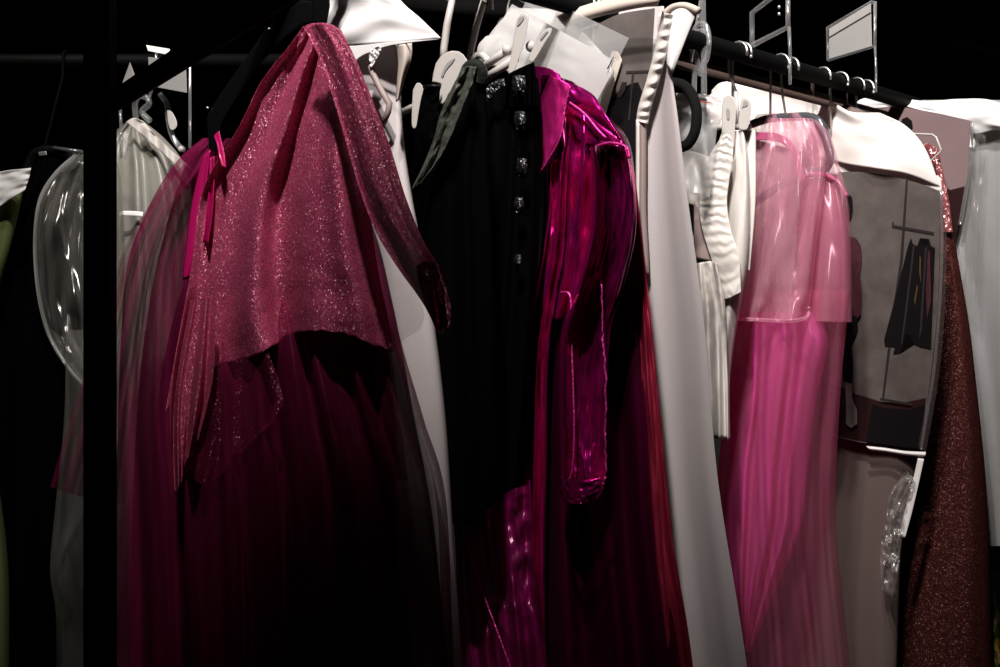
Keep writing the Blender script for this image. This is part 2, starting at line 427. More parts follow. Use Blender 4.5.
# far rack at the left
D2 = 2.42
A, B = Vector((-1.75, D2, RZ)), Vector((-0.36, D2, RZ))
rk = thing('garment_rack', 'dark garment rack behind the tulle dress, holding the clothes at far left', 'rack', (A.x, A.y, 0))
beam('rail', A, B, 0.014, M['blackrail'], rk, 16)
for P in (A, B):
    beam('upright', Vector((P.x, P.y, 0.03)), P + Vector((0, 0, 0.02)), 0.014, M['blackrail'], rk)
    beam('foot', Vector((P.x, P.y - 0.25, 0.03)), Vector((P.x, P.y + 0.25, 0.03)), 0.018, M['blackrail'], rk)

# near rack: flat black post and a bar that comes towards the camera
px0, px1 = at(82.5, 300, 0.995).x, at(117.5, 300, 1.02).x
rk = thing('garment_rack', 'near black rack post crossing the picture from top to bottom', 'rack', (px0, 1.0, 0))
box('post', (px0, 0.995, 0.03), (px1, 1.02, 1.86), M['rackblack'], rk, 0.002)
b0 = at(112, 100, 1.01); b1 = at(270, -9, 0.70)
dr = (b1 - b0); dr.z = 0.0; b0.z = (b0.z + b1.z) / 2 - 0.004
zz = b0.z
e = b0 + dr * 3.6
bar = sweep('bar', [Vector((b0.x, b0.y, zz)), Vector((e.x, e.y, zz))], 0.0085, M['rackblack'], rk, 14)
box('post', (e.x - 0.015, e.y - 0.015, 0.03), (e.x + 0.015, e.y + 0.015, 1.86), M['rackblack'], rk, 0.002)
for cx, cy in (((px0 + px1) / 2, 1.01), (e.x, e.y)):
    pp = Vector((dr.y, -dr.x, 0)).normalized() * 0.22
    sweep('foot', [Vector((cx, cy, 0.025)) - pp, Vector((cx, cy, 0.025)) + pp], 0.02, M['rackblack'], rk, 12)

# ------------------------------------------------------------------ rose tulle dress on its black hanger
pd = Pl(316)
base = pd.pt(290, 667)
h = thing('coat_hanger', 'wide black plastic hanger carrying the rose glitter tulle dress', 'hanger', pd.pt(318, 30))
slab('arm', [(326, 2), (322, 22), (302, 25), (284, 38), (260, 64), (234, 102), (221, 124), (218, 152), (209, 150), (207, 116), (222, 92), (240, 66), (268, 26), (300, 0)], pd, 0.0, 0.014, M['blackplastic'], h, 0.003)
slab('neck', [(311, -14), (329, -14), (330, 6), (327, 24), (314, 24)], pd, 0.0, 0.02, M['blackplastic'], h, 0.003)
sweep('hook', hook_pts(pd.pt(321, -10), pd.d, 0.023), 0.006, M['blackplastic'], h, 10)
for x, y in ((268, 27), (206.5, 106)):
    ball('steel_dot', pd.pt(x + 1, y + 2, 0.008), 0.0022, M['steel'], h)  # highlight dots on the arm, put in as tiny steel balls

dress = thing('tulle_dress', 'rose pink tulle dress under a glittering draped overlay on a black hanger', 'dress', Vector((base.x, base.y, 0.2)))
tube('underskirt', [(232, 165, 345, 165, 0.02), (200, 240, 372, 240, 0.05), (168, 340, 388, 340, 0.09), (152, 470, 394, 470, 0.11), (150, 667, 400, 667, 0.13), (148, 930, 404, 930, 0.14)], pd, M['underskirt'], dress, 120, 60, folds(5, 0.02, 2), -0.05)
tube('skirt', [(203, 138, 300, 138, 0.012), (178, 160, 335, 160, 0.03), (152, 200, 362, 200, 0.06), (128, 262, 382, 262, 0.10), (121, 340, 402, 345, 0.135), (118, 420, 424, 420, 0.15), (116, 500, 446, 500, 0.16), (113, 667, 454, 667, 0.165), (104, 900, 470, 900, 0.17)], pd, M['tulle'], dress, 220, 80, folds(9, 0.035, 5, 0.3, 0.3), -0.02)
patch('skirt_flare', [[(196, 150), (200, 150), (205, 148)], [(150, 204), (160, 206), (176, 206)], [(118, 264), (134, 266), (152, 268)], [(86, 368), (112, 372), (138, 372)], [(50, 487), (86, 498), (126, 504)]], pd, M['tulle'], dress, 50, 70, folds(2.5, 0.03, 2.2), 0.04)
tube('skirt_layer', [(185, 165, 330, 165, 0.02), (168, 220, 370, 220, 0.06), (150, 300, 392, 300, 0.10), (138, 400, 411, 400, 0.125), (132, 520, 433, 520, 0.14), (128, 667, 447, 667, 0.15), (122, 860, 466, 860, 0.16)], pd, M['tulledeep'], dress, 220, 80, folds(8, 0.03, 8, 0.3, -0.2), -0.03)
tube('bodice', [(236, 132, 330, 120, 0.01), (225, 170, 350, 170, 0.03), (206, 240, 370, 235, 0.05), (190, 330, 385, 330, 0.06)], pd, M['lining'], dress, 60, 24, None, 0.0)
jag = lambda u, v: (max(0, v - 0.9) * 10) * 3.0 * fb(u * 26, 1.7)
patch('overlay', [
    [(303, 27), (310, 24), (318, 23), (326, 24), (333, 26), (339, 30)],
    [(288, 47), (300, 46), (312, 46), (324, 47), (336, 48), (346, 52)],
    [(261, 82), (278, 84), (297, 87), (316, 90), (334, 91), (351, 92)],
    [(240, 125), (258, 128), (283, 133), (308, 137), (334, 139), (359, 140)],
    [(203, 190), (230, 192), (264, 194), (300, 196), (336, 196), (368, 196)],
    [(192, 265), (222, 262), (258, 262), (300, 262), (340, 263), (377, 266)],
    [(178, 340), (210, 330), (256, 312), (300, 300), (345, 302), (386, 310)],
    [(165, 412), (205, 372), (262, 353), (300, 331), (346, 335), (393, 352)],
], pd, M['pinkglitter'], dress, 150, 130, folds(2.6, 0.030, 1.3, 0.25, 0.1, 1.0, 0.0015, 6), 0.125, 0.0006, jag)
patch('overlay_tail', [
    [(304, 28), (316, 23), (330, 24), (341, 30)],
    [(318, 55), (332, 54), (346, 55), (357, 62)],
    [(332, 95), (346, 95), (361, 96), (374, 104)],
    [(344, 135), (358, 137), (375, 139), (390, 146)],
    [(358, 185), (372, 188), (390, 190), (406, 198)],
    [(374, 228), (392, 230), (409, 234), (424, 242)],
    [(396, 265), (412, 266), (430, 266), (444, 276)],
    [(421, 300), (432, 300), (443, 300), (450, 311)],
    [(436, 327), (440, 331), (445, 330), (449, 324)],
], pd, M['pinkglitter'], dress, 60, 110, folds(1.1, 0.012, 4.1, 0.35, 0.0, 1.0, 0.001, 7), 0.165, 0.0006)
patch('beaded_tip', [
    [(416, 266), (424, 262), (433, 262), (440, 268)],
    [(419, 284), (428, 280), (438, 280), (446, 286)],
    [(425, 303), (433, 301), (442, 301), (451, 308)],
    [(435, 328), (440, 333), (446, 332), (450, 324)],
], pd, M['beads'], dress, 30, 40, folds(1.2, 0.02, 2.1, 0.6, 0.3), 0.19)
patch('sheer_panel', [
    [(362, 195), (372, 195), (384, 200), (396, 208)],
    [(370, 250), (384, 250), (398, 256), (412, 272)],
    [(378, 300), (392, 300), (406, 302), (424, 312)],
    [(386, 346), (396, 350), (404, 340), (420, 330)],
], pd, M['pinkglittersheer'], dress, 30, 40, folds(1.5, 0.02, 6.1), 0.10)
jag2 = lambda u, v: (max(0, v - 0.85) * 7) * 7.0 * fb(u * 14, 5.7)
patch('side_tatter', [
    [(188, 300), (196, 300), (206, 298), (216, 296)],
    [(172, 380), (184, 376), (198, 372), (214, 368)],
    [(170, 440), (180, 434), (192, 425), (206, 410)],
    [(173, 490), (180, 486), (187, 460), (198, 440)],
], pd, M['pinkglitter'], dress, 60, 60, folds(2.5, 0.02, 3.3), 0.15, 0.0, jag2)
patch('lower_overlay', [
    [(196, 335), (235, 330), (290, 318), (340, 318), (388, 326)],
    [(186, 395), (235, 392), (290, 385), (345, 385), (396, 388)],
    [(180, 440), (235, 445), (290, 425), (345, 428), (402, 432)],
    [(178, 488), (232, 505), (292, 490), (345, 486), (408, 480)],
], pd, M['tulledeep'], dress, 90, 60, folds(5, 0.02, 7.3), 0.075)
patch('rose_underlayer', [
    [(188, 372), (213, 366), (242, 358), (268, 352)],
    [(182, 405), (212, 404), (244, 400), (280, 385)],
    [(180, 440), (212, 444), (244, 442), (282, 412)],
    [(182, 470), (205, 484), (232, 464), (262, 428)],
], pd, M['pinkglittersheer'], dress, 50, 50, folds(3, 0.012, 9.3), 0.135)
rb = [
    [[(214, 136), (219, 131)], [(217, 145), (222, 143)], [(219, 156), (225, 156)], [(222, 166), (226, 168)]],
    [[(204, 156), (210, 150)], [(197, 180), (207, 178)], [(190, 215), (205, 215)], [(186, 250), (200, 250)], [(183, 280), (192, 278)]],
    [[(210, 158), (214, 156)], [(209, 185), (214, 185)], [(206, 215), (212, 215)], [(203, 242), (208, 244)]],
]
for k, r in enumerate(rb):
    patch('ribbon_strap', r, pd, M['ribbon'], dress, 10, 30, folds(0.7, 0.006, k + 1.0), 0.135 - 0.004 * k if k != 1 else 0.11, 0.001)

# ------------------------------------------------------------------ white bag behind the rose dress
ph_ = Pl(388)
t = thing('garment_bag', 'white garment bag with a pointed shoulder flap, right behind the rose tulle dress', 'garment bag', ph_.pt(420, 900))
tube('bag_body', [(318, 44, 396, 46, 0.012), (318, 75, 400, 75, 0.02), (322, 130, 403, 130, 0.03), (328, 190, 411, 190, 0.035), (338, 300, 431, 300, 0.04), (350, 420, 446, 420, 0.045), (360, 560, 455, 560, 0.05), (366, 667, 462, 667, 0.05), (372, 900, 474, 900, 0.05)], ph_, M['whitebag'], t, 64, 50, folds(1.2, 0.012, 3, 0.4), 0.0, 0.6)
patch('shoulder_flap', [
    [(326, -26), (345, -30), (366, -30), (385, -24)],
    [(318, 0), (344, -4), (374, -4), (401, 1)],
    [(314, 20), (345, 22), (384, 18), (420, 18)],
    [(312, 44), (346, 46), (392, 42), (441, 38)],
], ph_, M['whiteflap'], t, 40, 30, lambda u, v: 0.02 * math.sin(3.0 * u) + 0.012 * fb(u * 3, v * 3, 2), 0.03, 0.0008)
patch('flap_fold', [
    [(330, 44), (352, 46), (392, 42), (440, 39)],
    [(335, 50), (352, 49), (370, 47), (392, 45)],
    [(340, 70), (352, 64), (362, 56), (370, 52)],
], ph_, M['whiteflap'], t, 24, 12, None, 0.055, 0.0008)
patch('side_gusset', [
    [(396, 45), (404, 44), (412, 43)],
    [(398, 62), (405, 60), (411.5, 58)],
    [(397, 82), (401, 80), (405, 79)],
    [(396, 102), (397.5, 101), (399, 100)],
], ph_, M['beige'], t, 20, 24, lambda u, v: 0.006 * math.sin(4 * u), 0.05, 0.0008)
sweep('slit_edge', [ph_.pt(371, 66, 0.05), ph_.pt(373, 74, 0.05), ph_.pt(381, 90, 0.05), ph_.pt(389.5, 104, 0.05), ph_.pt(388, 112, 0.05), ph_.pt(382, 126, 0.05)], (lambda q: (0.0045, 0.0045)), M['brownpipe'], t, 8)
patch('torn_edge', [
    [(370, 50), (374, 47), (380, 45)],
    [(369, 58), (375, 55), (381, 50)],
    [(370, 68), (373, 66), (377, 58)],
], ph_, M['whiteflap'], t, 16, 16, lambda u, v: 0.004 * fb(u * 8, v * 8), 0.055, 0.0008)
h = thing('coat_hanger', 'steel hanger hook rising from the white bag with the pointed flap', 'hanger', ph_.pt(356, -20))
sweep('hook', hook_pts(ph_.pt(356, -20), ph_.d), 0.002, M['steel'], h, 8)
sweep('arm', [ph_.pt(330, 20), ph_.pt(345, -8), ph_.pt(356, -20), ph_.pt(370, -10), ph_.pt(384, 10)], 0.003, M['steel'], h, 8, 20)

# ------------------------------------------------------------------ ivory clip hangers and the black clothes
def clip(pl, pts, off, parent, padpts=None, name='clip'):
    """a peg of two jaws: outline given on the plane"""
    o = slab(name, pts, pl, off, 0.009, M['whiteplastic'], parent, 0.002, smooth=28)
    if padpts:
        slab('grip_pad', padpts, pl, off + 0.005, 0.002, M['greyplastic'], o, 0.0005, smooth=16)
    return o

pa = Pl(448)
h = thing('clip_hanger', 'ivory clip hanger with a round grey-padded peg holding the black skirt', 'hanger', pa.pt(446, 60))
sweep('hook', [pa.pt(443, 62)] + [pa.pt(444, 48), pa.pt(447, 25), pa.pt(452, 0)] + hook_pts(pa.pt(453, -4), pa.d, 0.022)[1:], 0.0055, M['whiteplastic'], h, 10)
sweep('bar', [pa.pt(399, 114, 0.0), pa.pt(420, 104), pa.pt(436, 92), pa.pt(458, 82)], (0.0065, 0.0065) and 0.0058, M['whiteplastic'], h, 10)
ball('bar_end', pa.pt(400, 113), 0.0085, M['whiteplastic'], h)
clip(pa, [(413, 90), (417, 83), (422, 85), (424, 94), (421, 110), (416, 127), (412, 126), (412, 108)], 0.012, h)
clip(pa, [(432, 82), (436, 63), (447, 52), (460, 52), (468, 62), (470, 76), (462, 84), (450, 92), (444, 103), (438, 105), (436, 100), (440, 90), (441, 84)], 0.016, h, [(441, 76), (446, 64), (455, 58), (452, 63), (446, 70), (443, 77)])

blk = thing('black_skirt', 'black skirt with a charcoal satin stripe along its edge, pegged to an ivory clip hanger', 'skirt', pa.pt(440, 800))
tube('left_panel', [(425, 86, 440, 88, 0.01), (420, 120, 442, 122, 0.02), (413, 170, 450, 170, 0.03), (405, 250, 470, 250, 0.04), (405, 420, 480, 420, 0.05), (408, 530, 474, 518, 0.05)], pa, M['blackcloth'], blk, 64, 50, folds(3, 0.02, 1.1), 0.0)
tube('right_side', [(462, 66, 483, 68, 0.012), (452, 92, 486, 92, 0.02), (440, 130, 488, 130, 0.03), (424, 180, 490, 185, 0.04), (420, 260, 494, 260, 0.045), (424, 440, 498, 440, 0.05), (430, 534, 494, 505, 0.05)], pa, M['blackcloth'], blk, 64, 50, folds(2.5, 0.02, 4.4), 0.03)
patch('satin_stripe', [
    [(463, 68), (469, 66), (476, 67)],
    [(452, 88), (460, 86), (472, 84)],
    [(441, 112), (450, 110), (463, 106)],
    [(434, 138), (440, 140), (450, 138)],
    [(424, 164), (430, 166), (438, 160)],
    [(411, 190), (415, 189), (420, 184)],
], pa, M['blacktrim'], blk, 24, 60, lambda u, v: 0.004 * math.sin(u * 7) + 0.003 * fb(u * 5, v * 16, 1), 0.09, 0.001)
patch('waistband', [
    [(424, 88), (432, 85), (440, 88)], [(421, 100), (430, 102), (439, 102)], [(416, 130), (426, 132), (437, 128)], [(411, 168), (419, 170), (428, 160)]
], pa, M['blackcloth'], blk, 24, 40, lambda u, v: 0.004 * fb(u * 4, v * 10, 4), 0.035, 0.001)
sweep('belt_loop', [pa.pt(465, 76, 0.05), pa.pt(468, 67, 0.055), pa.pt(477, 65, 0.055), pa.pt(482, 72, 0.05), pa.pt(482, 84, 0.045)], 0.008, M['blackvelvet'], blk, 10, 24)
sweep('waist_cord', [pa.pt(424, 87, 0.04), pa.pt(432, 86, 0.04), pa.pt(441, 87, 0.03)], 0.003, M['blackplastic'], blk, 8)

pb = Pl(500)
h = thing('clip_hanger', 'ivory clip hanger with two open pegs holding the black sequinned dress', 'hanger', pb.pt(478, 60))
sweep('hook', [pb.pt(470, 62), pb.pt(471, 50), pb.pt(476, 28), pb.pt(484, 0)] + hook_pts(pb.pt(487, -6), pb.d, 0.022)[1:], 0.0055, M['whiteplastic'], h, 10)
sweep('collar', [pb.pt(470, 68), pb.pt(474, 58), pb.pt(482, 55), pb.pt(489, 62)], 0.006, M['whiteplastic'], h, 10, 20)
sweep('bar', [pb.pt(482, 68, 0.01), pb.pt(496, 58, 0.01), pb.pt(508, 50, 0.01)], 0.0062, M['whiteplastic'], h, 12)
sweep('lower_bar', [pb.pt(486, 78, 0.015), pb.pt(500, 69, 0.015), pb.pt(516, 58, 0.015)], 0.0066, M['whiteplastic'], h, 12)
ball('bar_end', pb.pt(507.5, 50, 0.012), 0.0085, M['whiteplastic'], h)
ball('bar_end', pb.pt(531, 46.5, 0.012), 0.0085, M['whiteplastic'], h)
clip(pb, [(515, 32), (517, 20), (522, 13), (528, 15), (528, 24), (524, 44), (519, 58), (515, 70), (510, 74), (508, 71), (511, 55), (513, 42)], 0.03, h, [(517, 26), (519, 18), (524, 16), (523, 20), (519, 25)])
clip(pb, [(538, 38), (544, 30), (551, 28), (551, 33), (544, 44), (537, 56), (532, 62), (529, 58), (533, 48)], 0.02, h, [(540, 38), (545, 32), (548, 31), (546, 34), (541, 40)])

blk = thing('sequinned_dress', 'long black dress with sequin bands, hung beside the magenta shirt', 'dress', pb.pt(500, 800))
tube('dress_body', [(482, 82, 538, 78, 0.012), (480, 110, 541, 110, 0.02), (478, 160, 540, 170, 0.035), (470, 260, 538, 260, 0.05), (462, 350, 532, 350, 0.06), (455, 440, 527, 440, 0.07), (456, 505, 524, 490, 0.075), (470, 528, 505, 520, 0.07)], pb, M['blackcloth'], blk, 80, 60, folds(3.5, 0.02, 2.2), 0.0)
for cx, cy, hw, hh in ((519, 86, 7, 10), (520, 121, 6, 9), (522, 168, 5.5, 9), (519, 206, 5, 8), (518, 262, 4, 7)):
    patch('sequin_patch', [[(cx - hw + 1, cy - hh), (cx, cy - hh - 1), (cx + hw - 1, cy - hh)], [(cx - hw, cy), (cx, cy), (cx + hw, cy)], [(cx - hw + 1.5, cy + hh), (cx + 0.5, cy + hh + 1), (cx + hw - 2, cy + hh)]],
          pb, M['blacksequin'], blk, 16, 20, lambda u, v: 0.008 * math.sin(3.14 * u) * math.sin(3.14 * v) + 0.003 * fb(u * 5, v * 5, cy), 0.066, 0.0008)
patch('sequin_neckline', [
    [(480, 98), (488, 86), (497, 80), (504, 78)], [(482, 108), (490, 98), (498, 90), (505, 86)],
], pb, M['blacksequin'], blk, 40, 10, lambda u, v: 0.003 * fb(u * 30, v * 5), 0.05, 0.001)
patch('gathered_top', [
    [(508, 74), (520, 68), (534, 62)], [(506, 86), (520, 82), (536, 78)], [(504, 110), (520, 108), (538, 108)],
], pb, M['blackcloth'], blk, 50, 20, lambda u, v: 0.008 * math.sin(u * 24 + 2 * v), 0.045, 0.001)

# ------------------------------------------------------------------ frosted bag behind the clip hangers
pk = Pl(578, 2.04)
t = thing('garment_bag', 'frosted plastic garment bag with a stapled corner, above the magenta shirt', 'garment bag', pk.pt(560, 330))
tube('bag_body', [(512, 8, 560, 9, 0.006), (490, 34, 600, 50, 0.014), (480, 58, 614, 72, 0.02), (540, 90, 602, 100, 0.024), (556, 150, 598, 160, 0.024), (566, 330, 600, 330, 0.024)], pk, M['frost'], t, 60, 40, lambda u, v: 0.006 * fb(u * 4, v * 5, 3), 0.0, 0.6)
patch('front_flap', [
    [(512, 4), (617, 62)],
    [(496, 30), (607, 82)],
    [(478, 58), (594, 106)],
], pk, M['frost'], t, 40, 30, lambda u, v: 0.010 * math.sin(2.5 * u) * (1 - u) + 0.003 * fb(u * 5, v * 5, 8) * (1 - u), 0.05)
patch('rear_flap', [
    [(530, -10), (629, 38)],
    [(520, 14), (616, 64)],
    [(506, 40), (598, 96)],
], pk, M['frostlight'], t, 30, 20, lambda u, v: 0.004 * fb(u * 4, v * 4, 1) * (1 - u), 0.042)
sweep('staple', [pk.pt(613.5, 57, 0.054), pk.pt(607.5, 69, 0.054)], 0.0012, M['staple'], t, 6)
tube('rolled_corner', [(486, 36, 500, 34, 0.006), (478, 46, 503, 44, 0.012), (478, 58, 500, 58, 0.012), (486, 66, 498, 66, 0.006)], pk, M['frost'], t, 32, 16, None, 0.03)
h = thing('coat_hanger', 'steel hanger hook at the top of the frosted bag with the staple', 'hanger', pk.pt(522, 10))
sweep('hook', [pk.pt(506, 18), pk.pt(508, 6), pk.pt(511, -5)] + hook_pts(pk.pt(514, -16), pk.d)[1:], 0.0022, M['steel'], h, 8)
sweep('arm', [pk.pt(490, 60), pk.pt(496, 32), pk.pt(506, 18), pk.pt(540, 30), pk.pt(580, 60)], 0.003, M['steel'], h, 8, 24)

# ------------------------------------------------------------------ magenta metallic shirt
pm = Pl(556)
sh = thing('metallic_shirt', 'shiny magenta metallic shirt with a pointed collar and one hanging sleeve', 'shirt', pm.pt(600, 900))
tube('shirt_body', [(545, 72, 574, 82, 0.012), (542, 100, 604, 112, 0.03), (541, 140, 629, 142, 0.045), (544, 200, 637, 200, 0.05), (540, 262, 644, 262, 0.055), (529, 340, 652, 340, 0.06), (525, 430, 661, 430, 0.065), (524, 540, 672, 540, 0.07), (526, 667, 692, 667, 0.075), (528, 930, 720, 930, 0.08)], pm, M['lameshade'], sh, 160, 120, folds(3.2, 0.035, 2.7, 0.25, 0.1, 1.0, 0.003, 7), 0.0, 0.9)
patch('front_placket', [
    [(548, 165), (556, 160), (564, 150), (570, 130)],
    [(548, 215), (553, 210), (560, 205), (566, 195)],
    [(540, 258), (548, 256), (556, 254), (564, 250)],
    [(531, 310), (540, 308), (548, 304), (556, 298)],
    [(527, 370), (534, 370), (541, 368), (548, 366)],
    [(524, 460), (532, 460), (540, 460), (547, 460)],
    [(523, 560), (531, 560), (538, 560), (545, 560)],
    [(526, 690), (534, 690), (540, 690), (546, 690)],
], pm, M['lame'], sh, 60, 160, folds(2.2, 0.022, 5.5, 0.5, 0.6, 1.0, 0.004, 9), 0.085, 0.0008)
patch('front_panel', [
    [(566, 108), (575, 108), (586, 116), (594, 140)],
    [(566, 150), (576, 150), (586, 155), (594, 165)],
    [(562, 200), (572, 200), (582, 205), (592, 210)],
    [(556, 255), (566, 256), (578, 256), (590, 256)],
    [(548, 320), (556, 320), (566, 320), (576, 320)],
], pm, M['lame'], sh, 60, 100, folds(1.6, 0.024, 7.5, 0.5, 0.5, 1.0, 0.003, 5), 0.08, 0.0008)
patch('yoke', [
    [(566, 82), (578, 86), (592, 94), (600, 104)],
    [(567, 92), (580, 98), (598, 108), (610, 122)],
    [(568, 101), (584, 110), (602, 124), (624, 143)],
], pm, M['lame'], sh, 50, 30, lambda u, v: 0.0025 * fb(u * 5, v * 3, 4) + 0.008 * math.sin(2.6 * v), 0.062, 0.0008)
patch('yoke_front', [
    [(566, 100), (582, 110), (602, 126), (622, 143)],
    [(570, 118), (584, 126), (598, 136), (612, 144)],
    [(578, 140), (584, 142), (590, 144), (598, 146)],
], pm, M['lame'], sh, 40, 24, lambda u, v: 0.0025 * fb(u * 4, v * 4, 6), 0.088, 0.0008)
patch('collar', [
    [(541, 74), (551, 76), (561, 80), (570, 85)],
    [(541, 92), (550, 95), (559, 98), (567, 101)],
    [(540, 120), (547, 121), (555, 122), (564, 122)],
    [(538, 148), (543, 147), (551, 144), (561, 138)],
    [(537, 174), (540, 170), (546, 162), (555, 150)],
], pm, M['lamecollar'], sh, 50, 60, lambda u, v: 0.012 * math.sin(2.2 * u + 0.5) + 0.001 * fb(u * 5, v * 7, 2), 0.105, 0.0012)
patch('collar_stand', [
    [(533, 66), (544, 67), (553, 70), (560, 75)],
    [(532, 76), (542, 78), (552, 80), (562, 84)],
    [(533, 92), (542, 94), (550, 96), (560, 98)],
], pm, M['lame'], sh, 30, 20, lambda u, v: 0.01 * math.sin(2.8 * u), 0.06, 0.001)
tube('sleeve', [(590, 146, 628, 146, 0.018), (592, 175, 634, 172, 0.034), (590, 230, 636, 230, 0.04), (577, 285, 624, 285, 0.042), (563, 330, 611, 330, 0.04), (561, 390, 607, 390, 0.036), (563, 440, 606, 440, 0.034), (562, 470, 606, 472, 0.032), (560, 490, 602, 492, 0.028), (564, 503, 592, 503, 0.018)], pm, M['lame'], sh, 130, 160, (lambda f: lambda u, v: f(u, v) - 0.11 * u * max(0.0, 1 - 0.9 * v))(folds(0.9, 0.010, 1.9, 0.45, 0.25, 1.0, 0.005, 7)), 0.125, 1.0)
patch('right_side', [[(628, 168), (631, 170), (634.5, 172)], [(634, 258), (640, 260), (645, 262)], [(640, 340), (647, 340), (653, 340)], [(644, 430), (654, 430), (662, 430)], [(648, 540), (661, 540), (673, 540)], [(655, 667), (676, 667), (693, 667)], [(670, 930), (698, 930), (721, 930)]], pm, M['lamelitrim'], sh, 30, 120, folds(1.3, 0.014, 4.2, 0.5, 0.2, 1.0, 0.004, 7), 0.055, 0.0008)  # strip added for the light along the body's right edge
sl = [(598, 148), (600, 190), (601, 240), (599, 262), (602, 300), (603, 340), (606, 380), (605, 430), (606, 470), (603, 486)]
sweep('sleeve_seam', [pm.pt(x + 1.8 * fb(i * 1.7, 0.3), y, 0.163 + 0.003 * fb(i * 2.3, 4.1)) for i, (x, y) in enumerate(resample(sl, 90))], lambda q: (0.0016 + 0.0012 * fb(q * 60, 0.5), 0.0016), M['lameedge'], sh, 8)
s2 = [(561, 292), (570, 296), (571, 330), (573, 380), (574, 430), (572, 470), (563, 492)]
sweep('sleeve_pleat', [pm.pt(x, y, 0.168) for x, y in resample(s2, 50)], 0.0015, M['lameedge'], sh, 8)
patch('cuff', [
    [(561, 478), (572, 480), (586, 480), (602, 478)], [(560, 490), (572, 494), (586, 494), (600, 490)], [(563, 500), (572, 504), (582, 504), (592, 501)]
], pm, M['lame'], sh, 30, 20, lambda u, v: 0.014 * math.sin(3.14 * u) + 0.003 * fb(u * 9, v * 6), 0.165, 0.001)
sweep('armhole_seam', [pm.pt(x, y, 0.15) for x, y in resample([(590, 150), (600, 145), (612, 143), (626, 147), (630, 158)], 24)], 0.0022, M['lameedge'], sh, 8)
sweep('yoke_seam', [pm.pt(x, y, 0.10) for x, y in resample([(567, 101), (580, 110), (590, 120), (598, 130), (606, 138)], 24)], 0.0022, M['lameedge'], sh, 8)
sweep('collar_edge', [pm.pt(x, y, 0.123) for x, y in resample([(570, 86), (566, 102), (563, 122), (560, 138), (548, 160), (538, 175)], 30)], 0.0014, M['lameedge'], sh, 8)
# crumpled magenta organza below the black dress
pg = Pl(508)
t = thing('organza_skirt', 'crumpled magenta organza skirt showing below the black sequinned dress', 'skirt', pg.pt(500, 900))
patch('organza_front', [
    [(452, 505), (470, 520), (490, 505), (512, 490), (530, 484)],
    [(455, 545), (472, 545), (492, 540), (514, 535), (532, 530)],
    [(457, 600), (478, 600), (498, 598), (518, 595), (536, 590)],
    [(460, 667), (482, 667), (504, 667), (526, 667), (548, 667)],
    [(464, 860), (486, 860), (510, 860), (540, 860), (566, 860)],
], pg, M['magentaorganza'], t, 90, 110, folds(3.2, 0.03, 4.7, 0.6, 0.5, 1.0, 0.008, 6), 0.10)
patch('organza_back', [
    [(454, 512), (472, 512), (492, 500), (512, 486), (530, 480)],
    [(458, 600), (480, 600), (500, 600), (520, 600), (538, 600)],
    [(466, 860), (490, 860), (514, 860), (540, 860), (566, 860)],
], pg, M['magentaorganza'], t, 70, 70, folds(3, 0.03, 1.7, 0.6, 0.5, 1.0, 0.006, 6), 0.0)
sweep('seam', [pg.pt(x, y, 0.135) for x, y in resample([(458, 515), (468, 548), (482, 590), (496, 628), (510, 667), (526, 720)], 40)], 0.0015, M['lameedge'], t, 6)

# ------------------------------------------------------------------ large white bag with the ruched edge
pw = Pl(652, 2.03)
def photo(name, pl, off, outline_rows, parts, parent, base='ph_wall'):
    """a photographic print: one sheet, its picture in flat areas of ink"""
    keys = [base] + sorted({k for k, _ in parts if k != base})
    vs, fs, fm = [], [], []
    nu, nv = 24, 30
    R = [resample([tuple(p) for p in r], nu) for r in outline_rows]
    cols = [resample([R[j][i] for j in range(len(R))], nv) for i in range(nu)]
    for j in range(nv):
        for i in range(nu): vs.append(pl.pt(cols[i][j][0], cols[i][j][1], off))
    for j in range(nv - 1):
        for i in range(nu - 1):
            a = j * nu + i; fs.append((a, a + nu, a + nu + 1, a + 1)); fm.append(0)
    for k, (key, poly) in enumerate(parts):
        n = len(vs)
        vs += [pl.pt(x, y, off + 0.0006 * (k + 1)) for x, y in poly]
        bm = bmesh.new()
        f = bm.faces.new([bm.verts.new((x, y, 0)) for x, y in poly]); bm.verts.index_update()
        r = bmesh.ops.triangulate(bm, faces=[f])
        for tf in r['faces']:
            fs.append(tuple(n + v.index for v in tf.verts)); fm.append(keys.index(key))
        bm.free()
    return obj(name, vs, fs, [M[k] for k in keys], parent, smooth=False, fmat=fm)

t = thing('garment_bag', 'tall white garment bag with a ruched white edge, right of the magenta shirt', 'garment bag', pw.pt(700, 900))
tube('bag_body', [(596, 10, 664, 6, 0.008), (590, 60, 671, 66, 0.02), (590, 120, 678, 120, 0.03), (596, 200, 687, 200, 0.035), (604, 330, 704, 330, 0.04), (616, 480, 717, 480, 0.045), (628, 667, 746, 667, 0.05), (640, 900, 772, 900, 0.05)], pw, M['whitebag'], t, 72, 60, folds(1.1, 0.01, 6, 0.4), 0.0, 0.6)
patch('shoulder_band', [
    [(556, 16), (586, 5), (622, -4), (662, -6)],
    [(560, 21), (590, 12), (625, 3), (660, -1)],
    [(566, 27), (594, 18), (628, 10), (658, 5)],
], pw, M['beige'], t, 30, 14, lambda u, v: 0.008 * math.sin(3 * v), 0.11, 0.0008)
photo('photo_print', pw, 0.052, [[(594, 26), (620, 14), (655, 8)], [(590, 120), (615, 120), (650, 100)], [(592, 330), (615, 330), (642, 300)]],
      [('ph_dark', [(607, 110), (612, 98), (618, 92), (624, 98), (630, 84), (638, 82), (644, 96), (643, 130), (642, 310), (612, 328), (606, 200)]),
       ('ph_line', [(626, 71), (650, 70), (650, 72.5), (626, 73.5)]),
       ('ph_line', [(632, 72), (634, 72), (630, 120), (628, 120)]),
       ('ph_line', [(617, 96), (622, 82), (627, 82), (625, 90), (620, 98)])], t)
